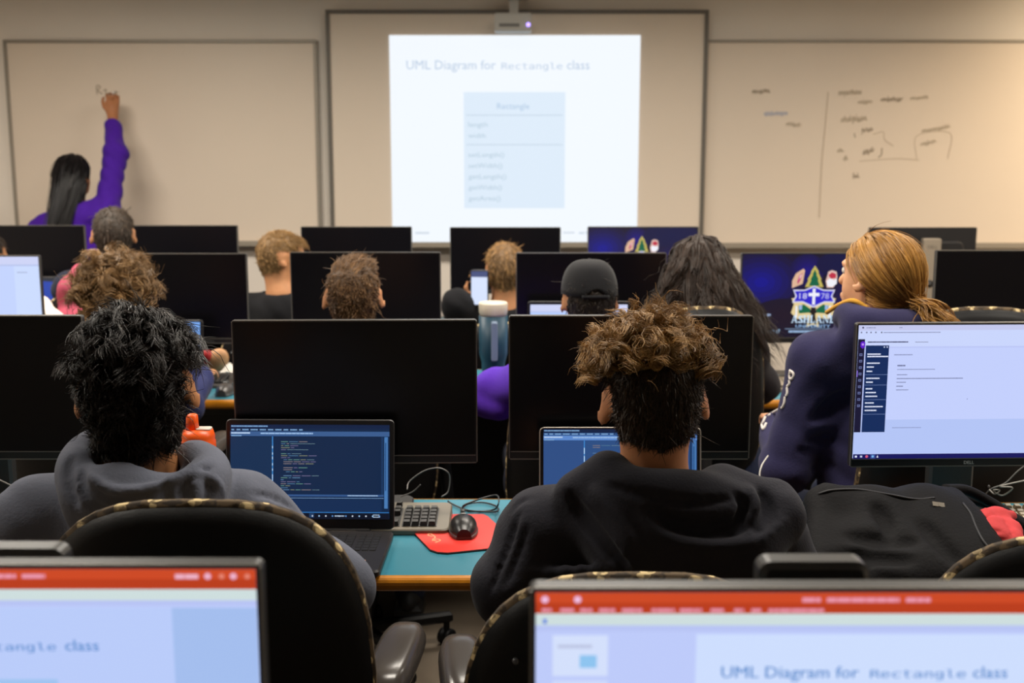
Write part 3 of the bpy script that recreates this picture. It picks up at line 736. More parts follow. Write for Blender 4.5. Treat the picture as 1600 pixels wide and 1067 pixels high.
desk('pale desk under the screen seen from behind', 1.62, 2.75, 5.62, 6.16, None, mat('pale_laminate', (200, 190, 172), 0.5), mat('pale_edge', (170, 160, 140), 0.5))

# ------------------------------------------------------------------ monitors
MW, MH = 0.539, 0.326
housm = mat('monitor_plastic', (30, 29, 30), 0.42); trimm = mat('monitor_trim', (120, 116, 110), 0.4, 0.4); offm = mat('screen_off', (9, 8, 13), 0.28, spec=0.3); chinm = mat('monitor_chin', (24, 23, 24), 0.38); standm = mat('stand_plastic', (40, 39, 39), 0.4)
lettm = mat('logo_grey', (236, 234, 230), 0.4)
def flat_text(s, size, m, fname=None):
    V, F, tw = text_polys(s, fname); c = (V[:, 0].min() + V[:, 0].max()) / 2
    me = bpy.data.meshes.new('text'); me.from_pydata([((x - c) * size, 0, y * size) for x, y in V], [], F); me.materials.append(m); me.update(); return me
def hous():
    m = MB(); m.rbox((0, 0.009, MH / 2), (MW, 0.018, MH), 0.006, 0, 0.0015, None, 'y', 3); m.rbox((0, 0.030, MH / 2 - 0.01), (0.40, 0.030, 0.21), 0.03, 0, 0.008, None, 'y', 4); return m.mesh('housing', housm)
def trim():
    m = MB(); e = 0.0022
    for c, d in (((0, -0.0005, MH - e / 2), (MW - 0.006, 0.003, e)), ((-MW / 2 + e / 2, -0.0005, MH / 2), (e, 0.003, MH - 0.006)), ((MW / 2 - e / 2, -0.0005, MH / 2), (e, 0.003, MH - 0.006)), ((0, -0.0005, e / 2), (MW - 0.006, 0.003, e)), ((0, -0.0006, 0.0182), (MW - 0.008, 0.0022, 0.0016))): m.box(c, d)
    return m.mesh('trim', trimm)
def monitor(label, x, Y, ztop, rz=0.0, pic=None, group=None, dz=DZ, colz=0.016, baseY=(0.095, 0.195), logo=True, back=False, coly=0.100):
    h = ztop - dz; z0 = h - MH
    t = thing('monitor', label, 'monitor', (x, Y, dz), rz, group)
    hs = obj('housing', cached('hous', hous), t, (0, 0, z0))
    obj('trim', cached('trim', trim), hs)
    if pic is None: obj('screen', cached('off', lambda: MB().box((0, -0.0002, MH / 2 + 0.008), (MW - 0.010, 0.0012, MH - 0.025)).mesh('screen', offm)), t, (0, 0, z0))
    else: obj('screen', pic, t, (0, -0.0009, z0 + MH / 2 + 0.008))
    ch = obj('chin', cached('chin', lambda: MB().box((0, -0.0004, 0.0095), (MW - 0.008, 0.0018, 0.0145), 0, 0.0006).mesh('chin', chinm)), t, (0, 0, z0))
    if logo: obj('logo', cached('logo', lambda: flat_text('DELL', 0.0105, lettm)), ch, (0, -0.0018, 0.0058))
    m = MB(); m.rbox((0, coly, (h - colz) / 2 + 0.004), (0.104, 0.034, h - colz - 0.008), 0.012, 0, 0.006, None, 'y', 4) if not back else None
    if not back: m.box((0, coly / 2 + 0.015, z0 + MH * 0.55), (0.09, coly - 0.03, 0.09), 0, 0.01); m.build('stand_column', standm, t)
    m = MB(); yc = sum(baseY) / 2; m.rbox((0, yc, 0.0068), (0.23, baseY[1] - baseY[0], 0.012), 0.03, 0, 0.003)
    if not back: m.box((0, coly, 0.02), (0.10, 0.034, 0.03), 0, 0.006)
    m.build('stand_base', standm, t)
    return t

# pictures for the screens that are on
SW, SH = MW - 0.010, MH - 0.025
def slide_editor(seed, x_slide, y_off, left):
    """slide editor window in screen units 1000 x 566"""
    r = random.Random(seed); u = UI(SW, SH, 1000, 566); pk = (232, 150, 170)
    u.rect(0, 0, 1000, 566, (190, 203, 250)); u.rect(0, 0, 1000, 20, (205, 74, 38)); u.rect(0, 18, 1000, 20, (186, 62, 30))
    u.rect(0, 36, 1000, 20, (206, 222, 222)); u.rect(0, 56, 1000, 10, (184, 196, 244))
    for x in (15, 68): u.disc(x, 12, 6, (240, 190, 225))
    for x, l in ((10, 16), (40, 24), (72, 20), (103, 26), (140, 34), (188, 38), (234, 36), (284, 24), (322, 16), (350, 16), (378, 90)): u.greek(x, 27, l, 6, pk, r, 0.1)
    for x, l in ((432, 30), (472, 118), (600, 40)): u.greek(x, 8, l, 8, pk, r, 0.08)
    for x, l in ((862, 40),): u.greek(x, 8, l, 9, (236, 176, 196), r, 0.06)
    for x in (918, 962): u.disc(x, 12, 6, (236, 176, 200))
    for x in (942, 986): u.disc(x, 12, 5, (226, 130, 110))
    u.rect(12, 44, 6, 8, (80, 120, 220))
    if not left:
        u.rect(28, 72, 90, 70, (212, 224, 252)); u.rect(36, 88, 56, 6, (188, 196, 226)); u.rect(72, 106, 28, 22, (142, 196, 240)); u.rect(28, 150, 90, 70, (206, 218, 250)); u.rect(28, 228, 90, 70, (206, 218, 250))
    sx, sy, sw, sh = (262, 70, 700, 480) if not left else (200, 68, 654, 470)
    u.rect(sx, sy, sw, sh, (206, 222, 254) if not left else (186, 204, 250))
    tc = (92, 142, 206)
    if not left:
        u.text('UML Diagram for', 304, 145, 29, tc, None, 'l', 225, 1); u.text('Rectangle', 548, 145, 27, tc, 'DejaVuSansMono.woff2', 'l', 156, 1); u.text('class', 716, 145, 29, tc, None, 'l', 56, 1)
        bx, by = 470, 210
    else:
        u.text('UML Diagram for', 250, 146, 29, tc, None, 'l', 222, 1); u.text('Rectangle', 490, 146, 27, tc, 'DejaVuSansMono.woff2', 'l', 160, 1); u.text('class', 666, 146, 29, tc, None, 'l', 58, 1)
        u.rect(854, 68, 146, 470, (164, 190, 238)); bx, by = 400, 198
    u.rect(bx, by, 250, 310, (160, 196, 240)); u.rect(bx + 6, by + 62, 238, 2, (110, 150, 200)); u.rect(bx + 6, by + 140, 238, 2, (110, 150, 200))
    u.text('Rectangle', bx + 125, by + 44, 24, tc, None, 'c', 84)
    for k, s_ in enumerate(('length', 'width')): u.text(s_, bx + 12, by + 92 + 29 * k, 20, tc)
    for k, s_ in enumerate(('setLength()', 'setWidth()', 'getLength()', 'getWidth()', 'getArea()')): u.text(s_, bx + 12, by + 172 + 29 * k, 20, tc)
    return u.mesh('slide_editor_picture')

def blob(u, x, y, rx, ry, c0, c1, n=7, nm=26):
    for k in range(n):
        f = 1 - k / n; col = tuple(c0[i] + (c1[i] - c0[i]) * (1 - f) for i in range(3))
        pts = [(min(1000, max(0, x + rx * f * cos(2 * pi * j / nm))), min(566, max(0, y + ry * f * sin(2 * pi * j / nm)))) for j in range(nm)]
        u.poly(pts, col)
def serif_word(u, s_, x, base, h, wid, col):
    """capitals with slab serifs"""
    gl = {'A': 0.95, 'S': 0.68, 'H': 0.95, 'L': 0.78, 'N': 0.98, 'D': 0.92}; tot = sum(gl[c] + 0.1 for c in s_) - 0.1; k = wid / tot; q = x; t = 0.17; sv = 0.10
    for c in s_:
        g = gl[c]; X = lambda f: q + f * k; Yh = lambda f: base - f * h
        R = lambda a, b, c2, d: u.rect(X(a), Yh(d), (c2 - a) * k, (d - b) * h, col)
        P = lambda pts: u.poly([(X(a), Yh(b)) for a, b in pts], col)
        if c == 'A':
            P([(0.40, 1), (0.56, 1), (0.92, 0), (0.70, 0)]); P([(0.40, 1), (0.50, 1), (0.17, 0), (0.06, 0)]); R(0.24, 0.28, 0.72, 0.28 + sv); R(-0.02, 0, 0.28, sv * 0.8); R(0.62, 0, 1.0, sv * 0.8)
        elif c == 'S': u.text('S', X(0.02), base, h * 1.36, col, None, 'l', g * k * 0.96, 2)
        elif c == 'H':
            R(0.10, 0, 0.10 + t + .05, 1); R(0.64, 0, 0.64 + t + .05, 1); R(0.2, 0.45, 0.7, 0.45 + sv)
            for a in (0, 0.55): R(a, 0, a + 0.4, sv * 0.8); R(a, 1 - sv * 0.8, a + 0.4, 1)
        elif c == 'L': R(0.10, 0, 0.10 + t + .05, 1); R(0, 0, 0.74, sv); R(0, 1 - sv * 0.8, 0.42, 1); R(0.66, 0, 0.74, 0.34)
        elif c == 'N':
            R(0.12, 0, 0.20, 1); R(0.78, 0, 0.87, 1); P([(0.08, 1), (0.30, 1), (0.87, 0), (0.72, 0)]); R(0, 0, 0.32, sv * 0.8); R(0, 1 - sv * 0.8, 0.25, 1); R(0.66, 1 - sv * 0.8, 1, 1)
        elif c == 'D':
            R(0.10, 0, 0.10 + t + .05, 1); R(0, 0, 0.5, sv); R(0, 1 - sv, 0.5, 1)
            n = 10; o = [(0.45 + 0.42 * sin(pi * j / n), 0.5 - 0.5 * cos(pi * j / n)) for j in range(n + 1)]; i_ = [(0.45 + 0.20 * sin(pi * j / n), 0.5 - 0.40 * cos(pi * j / n)) for j in range(n + 1)]
            for j in range(n): P([o[j], o[j + 1], i_[j + 1], i_[j]])
        q += (g + 0.1) * k
def crest_screen():
    u = UI(SW, SH, 1000, 566)
    u.rect(0, 0, 1000, 566, (22, 12, 36))
    blob(u, 130, 190, 330, 240, (22, 12, 44), (12, 12, 150)); blob(u, 440, 110, 120, 110, (20, 12, 70), (24, 10, 128)); blob(u, 760, 330, 260, 260, (22, 12, 38), (18, 12, 100)); blob(u, 760, 70, 260, 110, (14, 12, 60), (8, 12, 64)); blob(u, 300, 420, 240, 120, (22, 12, 36), (28, 12, 32))
    # crest, drawn in units centred on x 490
    cr = (226, 205, 150); X = lambda v: 490 + v * 1.08; O = lambda pts, c: u.poly([(X(a), b) for a, b in pts], c)
    gold = (196, 180, 92)
    O([(-140, 180), (-118, 130), (-72, 98), (-62, 110), (-74, 200), (-140, 230)], (222, 180, 150)); O([(-108, 190), (-100, 150), (-76, 122), (-88, 172), (-104, 204)], (190, 40, 110)); O([(-96, 150), (-80, 132), (-84, 150), (-96, 172)], (236, 200, 210))
    O([(0, 76), (26, 120), (22, 124), (44, 170), (38, 174), (58, 222), (-58, 222), (-38, 174), (-44, 170), (-22, 124), (-26, 120)], gold); O([(0, 104), (14, 136), (10, 138), (26, 172), (20, 174), (34, 214), (-34, 214), (-20, 174), (-26, 172), (-10, 138), (-14, 136)], (10, 96, 66))
    O([(84, 118), (108, 108), (136, 118), (142, 150), (138, 190), (120, 226), (80, 226), (70, 180), (78, 150)], (226, 190, 180)); O([(86, 140), (108, 122), (134, 134), (134, 160), (100, 166)], (190, 46, 70)); O([(76, 182), (96, 162), (122, 176), (140, 164), (140, 200), (112, 222), (84, 216)], (240, 240, 248))
    O([(-140, 300), (-124, 340), (-140, 398), (-100, 440), (-28, 430), (-14, 360), (14, 360), (28, 430), (100, 440), (140, 398), (124, 340), (140, 300), (90, 290), (0, 270), (-90, 290)], cr)
    O([(-28, 400), (28, 400), (26, 430), (40, 496), (0, 480), (-40, 496), (-26, 430)], cr); O([(-13, 372), (13, 372), (14, 420), (26, 480), (0, 468), (-26, 480), (-14, 420)], (28, 20, 18))
    O([(-96, 350), (-60, 340), (-18, 372), (-20, 396), (-90, 402)], (12, 100, 66)); O([(96, 350), (60, 340), (18, 372), (20, 396), (90, 402)], (12, 100, 66))
    u.rect(X(-112), 350, 12, 82, (236, 236, 240)); u.rect(X(98), 350, 14, 82, (236, 236, 240)); u.rect(X(-92), 345, 22, 32, (150, 180, 220)); u.rect(X(72), 345, 22, 32, (150, 180, 220))
    O([(-132, 240), (-60, 240), (0, 212), (60, 240), (132, 240), (116, 284), (136, 328), (70, 326), (0, 362), (-70, 326), (-136, 328), (-116, 284)], (214, 214, 240)); O([(-122, 250), (-58, 248), (0, 222), (58, 248), (122, 250), (106, 284), (124, 320), (68, 318), (0, 352), (-68, 318), (-124, 320), (-106, 284)], (44, 32, 200))
    u.rect(X(-9), 232, 19, 110, (238, 238, 250)); u.rect(X(-34), 262, 74, 22, (238, 238, 250)); u.text('18', X(-68), 302, 56, (215, 215, 245), None, 'c', 52); u.text('78', X(70), 302, 56, (190, 190, 235), None, 'c', 54)
    serif_word(u, 'ASHLAND', 343, 466, 52, 300, (200, 226, 250)); u.text('UNIVERSITY', 490, 498, 30, (150, 190, 235), None, 'c', 236, 1)
    r = random.Random(3); u.rect(300, 504, 380, 5, (120, 140, 170)); u.greek(326, 518, 320, 14, (150, 180, 215), r, 0.05)
    u.greek(22, 404, 178, 16, (160, 180, 215), r, 0.03); u.text('1:06', 20, 494, 74, (205, 232, 252), None, 'l', 130, 2); u.text('Wednesday, April 17', 20, 538, 40, (165, 200, 232), None, 'l', 246, 1)
    return u.mesh('crest_picture')
def browser_screen():
    r = random.Random(8); u = UI(SW, SH, 1000, 566)
    u.rect(0, 0, 1000, 566, (190, 203, 252)); u.rect(0, 0, 1000, 22, (196, 200, 236)); u.rect(0, 22, 1000, 68, (202, 214, 253)); u.rect(0, 90, 1000, 10, (188, 199, 246)); u.rect(120, 96, 880, 304, (196, 208, 253)); u.rect(0, 400, 1000, 146, (180, 197, 246))
    u.disc(18, 10, 4, (70, 70, 100)); u.greek(32, 9, 40, 3, (120, 124, 160), r); u.greek(170, 9, 12, 3, (120, 124, 160), r)
    for x in (12, 34, 52, 72): u.disc(x, 30, 3.4, (110, 112, 140))
    u.rect(94, 27, 5, 6, (60, 60, 70)); u.greek(104, 29, 240, 3.2, (130, 134, 170), r, 0.1)
    u.greek(40, 68, 170, 5, (70, 74, 110), r, 0.1); u.greek(240, 70, 54, 2.5, (120, 124, 150), r, 0.1)
    u.rect(0, 58, 28, 395, (26, 24, 52)); u.poly([(10, 72), (20, 66), (30, 72), (30, 90), (20, 98), (10, 90)], (96, 30, 200)); u.disc(20, 80, 5, (190, 150, 240))
    for k in range(9): u.rect(8, 118 + 27 * k, 12, 10, (110, 120, 168)); u.rect(10, 121 + 27 * k, 8, 4, (30, 32, 70))
    u.rect(0, 190, 3, 26, (150, 110, 240))
    u.rect(32, 84, 98, 368, (20, 44, 92)); u.disc(110, 91, 3, (200, 210, 240)); u.disc(122, 91, 3, (200, 210, 240))
    for y, l in ((118, 56), (128, 88), (156, 54), (172, 30), (190, 24), (220, 56), (236, 30), (264, 28), (280, 44), (296, 50), (324, 38), (340, 76), (356, 50)): u.greek(40, y, l, 5, (222, 228, 250), r, 0.06)
    for y in (206, 250, 312, 374): u.rect(34, y, 96, 1.4, (120, 140, 190))
    for y, x, l, h in ((122, 152, 78, 3), (166, 168, 34, 6), (184, 168, 160, 2.5), (206, 168, 44, 3), (222, 168, 280, 3.5), (238, 168, 40, 3), (254, 168, 28, 4), (270, 168, 52, 3), (432, 160, 124, 2)): u.greek(x, y, l, h, (112, 118, 156), r, 0.08)
    u.disc(472, 312, 2, (120, 126, 170))
    u.rect(0, 546, 1000, 20, (24, 22, 92))
    u.rect(8, 552, 9, 8, (215, 225, 250)); u.rect(30, 552, 9, 8, (190, 200, 230)); u.disc(58, 556, 6, (214, 90, 120)); u.rect(74, 547, 20, 18, (60, 80, 150)); u.disc(84, 556, 5, (120, 180, 230)); u.poly([(104, 550), (100, 561), (108, 561)], (225, 230, 245))
    return u.mesh('browser_picture')
def code_screen(w_, h, bg, pan, bar, seed, left=0.27):
    r = random.Random(seed); W, H = 1000, int(1000 * h / w_); u = UI(w_, h, W, H); hl = (120, 160, 205)
    u.rect(0, 0, W, H, bg); u.rect(0, 0, W, 24, (14, 32, 66)); u.greek(4, 6, 230, 8, hl, r, 0.1); u.rect(0, 24, W, 16, bg)
    x = 6
    for l in (20, 24, 40, 46, 40, 34, 40, 30, 44, 24): u.greek(x, 28, l, 8, hl, r, 0.05); x += l + 12
    u.rect(0, 42, W, 30, bar); u.greek(4, 48, 120, 9, (180, 205, 235), r, 0.05); u.greek(190, 50, 330, 9, (150, 184, 225), r, 0.1); u.greek(6, 66, 64, 7, hl, r, 0.05); u.greek(20, 82, 26, 6, (140, 180, 225), r, 0.05)
    lx = int(W * left); u.rect(0, 76, lx - 10, H - 130, pan); u.rect(lx - 8, 74, 7, H * 0.62, (60, 130, 200)); u.rect(lx + 8, 74, W - lx - 60, H * 0.62, bg)
    for k in range(9): u.rect(lx - 7, 100 + r.randint(0, int(H * 0.45)), 5, 14, (190, 220, 250))
    y = 104; ind = 0; cols = [(84, 124, 160), (104, 150, 140), (136, 140, 118), (116, 110, 150), (100, 140, 180), (140, 130, 136)]
    while y < H * 0.70:
        ind = min(5, max(0, ind + r.choice((-1, 0, 0, 1)))); q = lx + 50 + ind * 16
        if r.random() < 0.86:
            for j in range(r.randint(1, 4)):
                l = r.uniform(14, 60); u.rect(q, y, l, 4.4, tuple(int(v * 0.9) for v in r.choice(cols))); q += l + 7
            if r.random() < 0.2: u.rect(q, y + 1, r.uniform(40, 160), 2.2, (120, 150, 160))
        y += 12.5
    u.rect(W - 50, 74, 14, H * 0.62, (22, 52, 92)); u.rect(W - 30, 74, 22, H * 0.76, (70, 120, 178)); u.rect(W - 26, 110, 8, 300, (40, 80, 130))
    u.rect(lx - 6, H * 0.74, W - lx - 28, 12, (50, 84, 136)); u.greek(W - 260, H * 0.745, 190, 6, (160, 185, 215), r, 0.1); u.rect(lx - 6, H * 0.775, W - lx - 28, 3, (120, 155, 200)); u.rect(lx - 6, H * 0.79, W - lx - 40, H * 0.13, (18, 44, 82))
    u.rect(0, H * 0.925, W, 5, (50, 120, 190)); u.rect(0, H * 0.935, W, H * 0.065, (10, 18, 36)); u.rect(W * 0.5, H * 0.94, 30, 26, (30, 60, 100))
    for k in range(11): u.disc(W * 0.52 + k * 42, H * 0.967, 5, r.choice([(150, 190, 230), (200, 210, 225), (90, 140, 200)]))
    u.greek(W * 0.66, H * 0.96, 60, 7, (170, 190, 215), r, 0.1); u.greek(W * 0.9, H * 0.95, 40, 5, (170, 190, 215), r, 0.1); u.greek(W * 0.9, H * 0.972, 44, 5, (170, 190, 215), r, 0.1)
    return u.mesh('code_editor_picture')
def page_screen(w_, h, c=(204, 220, 255)):
    u = UI(w_, h, 1000, 600); r = random.Random(2); u.rect(0, 0, 1000, 600, c); u.rect(0, 0, 1000, 56, (206, 212, 246)); u.rect(0, 56, 1000, 12, (186, 198, 238)); u.rect(0, 68, 830, 532, tuple(x - 8 for x in c[:2]) + (c[2],)); u.rect(850, 110, 70, 5, (150, 158, 190)); u.greek(100, 110, 600, 8, (150, 160, 190), r); return u.mesh('page_picture')

def mon_px(px, py, Y): p = atY(px, py, Y); return p[0], Y, p[2]
YB, YC, YD = 2.507, 4.115, 5.61
monitor('large foreground screen on the right showing the red bannered slide editor', *mon_px(1319, 917, 0.94), 0, slide_editor(1, 0, 0, False), colz=0.013, baseY=(0.04, 0.19), coly=0.108)
monitor('left foreground screen with a red bannered slide editor, cut off at the frame edge', *mon_px(-57, 881, 0.996), 0, slide_editor(2, 0, 0, True), colz=0.020, baseY=(0.03, 0.155), coly=0.108)
G_ = 'switched off black monitors'
monitor('black switched off monitor left of the dark haired student, cut by the frame', *mon_px(-64, 493, YB))
monitor('black switched off monitor directly behind the open laptop with the full keyboard', *mon_px(553.5, 500, YB), radians(1.5))
monitor('black switched off monitor behind the curly haired student in the second row', *mon_px(986.5, 493, YB))
monitor('lit monitor showing a pale web page with a dark blue side menu', *mon_px(1528, 504, YB), radians(1.8), browser_screen(), baseY=(0.07, 0.168))
monitor('monitor with a blank white page at the left edge of the picture', *mon_px(-56, 399, YC), 0, page_screen(SW, SH))
monitor('black switched off monitor behind the curly sandy haired student', *mon_px(267, 396, YC))
monitor('black switched off monitor in front of the short brown haired student with both ears showing', *mon_px(570.5, 394, YC))
monitor('black switched off monitor in front of the student in the black cap', *mon_px(924, 395, YC))
crest = crest_screen()
monitor('lit monitor with the full university crest and clock, beside the ponytail', *mon_px(1276.5, 395, YC), 0, crest)
monitor('black switched off monitor right of the ponytail, in front of the screen seen from behind', *mon_px(1581, 391, YC))
monitor('dark monitor at the far left under the writing person, left of the short haired student', *mon_px(45, 352, YD))
monitor('dark front row monitor just right of the short haired student under the left whiteboard', *mon_px(284, 352, YD))
monitor('dark front row monitor below the left edge of the slide', *mon_px(556.5, 354, YD))
monitor('dark front row monitor in front of the fair student holding the phone', *mon_px(789.5, 355, YD))
monitor('front row monitor with the top of the university crest, beside the long dark curls', *mon_px(1005, 354, YD), 0, crest)
# the one that faces the class wall: seen from behind on its silver stand
p = atY(1441, 355, 5.75); t = monitor('monitor seen from behind on a silver grey stand with a cable hole', p[0], 5.75, p[2], pi + radians(1.5), None, None, DZ, 0.05, (0.06, 0.22), True, True)
silv = mat('silver_stand', (150, 138, 122), 0.45, 0.2)
hh = p[2] - DZ
m_ = MB(); m_.rbox((-0.022, 0.072, (hh - 0.05) / 2 + 0.006), (0.088, 0.04, hh - 0.062), 0.008, 0, 0.004, None, 'y', 4); cc = m_.build('stand_column', silv, t)
MB().lathe([(0.0, 0.0), (0.017, 0.0), (0.019, 0.002), (0.0, 0.003)], 20, (0, 0, 0), 0, None, 'y').build('cable_hole', blackm, cc, (-0.018, 0.0922, hh - 0.272))
obj('logo', flat_text('DELL', 0.022, mat('logo_dark', (92, 84, 74), 0.5)), cc, (-0.022, 0.0926, hh - 0.098), (0, 0, pi))
# ------------------------------------------------------------------ laptops, keyboards, mice
lapm = mat('laptop_black', (36, 34, 35), 0.4); lapd = mat('laptop_bezel', (14, 13, 15), 0.35); keym = mat('laptop_key', (24, 23, 25), 0.5); silverm = mat('laptop_silver', (168, 160, 150), 0.35, 0.5)
def key_mesh(w_, d, h, m): return MB().prism([(-w_ / 2, -d / 2), (w_ / 2, -d / 2), (w_ / 2, d / 2), (-w_ / 2, d / 2)], 0, h, 0, min(w_, d, h) * 0.22).mesh('key', m)
def key_rows(x0, pitch, n, wide=None):
    return [(x0 + pitch * (i + 0.5), pitch * 0.86) for i in range(n)]
def laptop(label, x, Y, w_, h, pic, lean=12, depth=0.24, rimm=None, keys='each', rz=0.0, z=DZ, stickers=False, bm=None):
    """x, Y: middle of the hinge; the lid leans back"""
    bm = bm or lapm; t = thing('laptop', label, 'laptop', (x, Y, z), rz)
    MB().rbox((0, -depth / 2, 0.009), (w_, depth, 0.016), 0.012, 0, 0.004).build('base', bm, t)
    MB().box((0, 0.004, 0.016), (w_ * 0.72, 0.012, 0.010), 0, 0.003).build('hinge', lapd, t)
    px_ = 0.0186; n = 15; x0 = -w_ / 2 + 0.016
    kd = []
    for r_ in range(6):
        y = -0.035 - r_ * 0.0172
        for xx, ww in key_rows(x0, px_, n): kd.append((xx, y, ww))
        for xx, ww in key_rows(x0 + px_ * n + 0.006, px_ * 0.86, 4): kd.append((xx, y, ww * 0.98))
    kd = [k for k in kd if k[0] + k[2] / 2 < w_ / 2 - 0.008]
    if keys == 'each':
        km = cached('lapkey', lambda: key_mesh(0.0155, 0.0146, 0.0016, keym))
        for xx, y, ww in kd:
            o = obj('key', km, t, (xx, y, 0.0171)); o.scale = (ww / 0.016, 1, 1)
    else:
        m = MB()
        for xx, y, ww in kd: m.box((xx, y, 0.0178), (ww, 0.0146, 0.0016))
        o = m.build('keys', keym, t); o['kind'] = 'stuff'
    MB().rbox((-0.02, -depth + 0.048, 0.0174), (0.115, 0.072, 0.0008), 0.004).build('touchpad', mat('touchpad_black', (30, 29, 30), 0.3), t)
    lid = MB(); lid.rbox((0, 0.004, h / 2), (w_, 0.007, h), 0.010, 0, 0.0015, None, 'y', 4)
    L = lid.build('lid', bm, t, (0, 0.004, 0.018), (-radians(lean), 0, 0))
    if rimm is not None:
        m = MB(); o_ = rrect(0, h / 2, w_, h, 0.010, 4); m.tube([(a, 0.001, b) for a, b in o_] + [(o_[0][0], 0.001, o_[0][1])], 0.0017, 6); m.build('lid_rim', rimm, L)
    MB().rbox((0, 0.0002, h / 2), (w_ - 0.006, 0.0012, h - 0.006), 0.008, 0, 0, None, 'y', 4).build('bezel', lapd, L)
    obj('screen', pic, L, (0, -0.0008, h / 2 + 0.006))
    if stickers:
        m = MB(); m.rbox((-0.050 + 0.03, -depth + 0.035, 0.0182), (0.05, 0.028, 0.0006), 0.003); m.build('white_sticker', mat('sticker_white', (205, 200, 195), 0.5), t)
        MB().box((0.135, -depth + 0.055, 0.0173), (0.030, 0.012, 0.0006)).box((0.130, -depth + 0.060, 0.0175), (0.012, 0.006, 0.0006)).build('tan_sticker', mat('sticker_tan', (176, 132, 104), 0.5), t)
        MB().box((0.131, -depth + 0.036, 0.0173), (0.024, 0.011, 0.0006)).build('orange_sticker', mat('sticker_orange', (206, 78, 40), 0.5), t)
        MB().box((0.075, 0.000, 0.0125), (0.058, 0.010, 0.008), 0, 0.001).build('hinge_plate', mat('hinge_plate', (150, 132, 118), 0.4), t)
    return t
p = atY(483, 655, 2.46)
laptop('black open laptop with a dark blue code editor beside the full keyboard', p[0], 2.425, 0.371, 0.241, code_screen(0.350, 0.206, (16, 38, 70), (20, 46, 80), (58, 92, 142), 4), 9, 0.245, None, 'each', radians(-1), DZ, True)
p = atY(969, 670, 2.46)
laptop('silver edged laptop with a blue code editor in front of the curly haired student', p[0], 2.42, 0.352, 0.224, code_screen(0.336, 0.206, (44, 78, 130), (46, 78, 132), (92, 136, 204), 9), 9, 0.235, silverm, 'joined')
p = atY(232, 510, 3.98)
laptop('laptop with a pale blue screen seen beside the dark haired student\'s right ear', p[0], 3.985, 0.36, 0.232, (lambda: (lambda u: u.rect(0, 0, 1000, 600, (120, 168, 236)).rect(930, 100, 30, 60, (96, 140, 210)).mesh('pale_picture'))(UI(0.340, 0.205, 1000, 600)))(), 8, 0.20, None, 'joined')
p = atY(905, 478, 4.0)
laptop('laptop whose pale screen just shows beside the student in the black cap', p[0], 4.0, 0.36, 0.285, page_screen(0.342, 0.250, (190, 214, 255)), 3, 0.15, None, 'joined', 0, DZ + 0.012)
p = atY(38, 430, 5.45)
laptop('small half hidden laptop right of the white page monitor', p[0], 5.44, 0.40, 0.225, (lambda: (lambda u: u.rect(0, 0, 1000, 600, (44, 50, 62)).poly([(600, 40), (600, 560), (780, 480), (900, 60)], (40, 70, 170)).mesh('dim_picture'))(UI(0.38, 0.205, 1000, 600)))(), 6, 0.10, mat('lid_grey', (110, 106, 104), 0.45), 'joined')

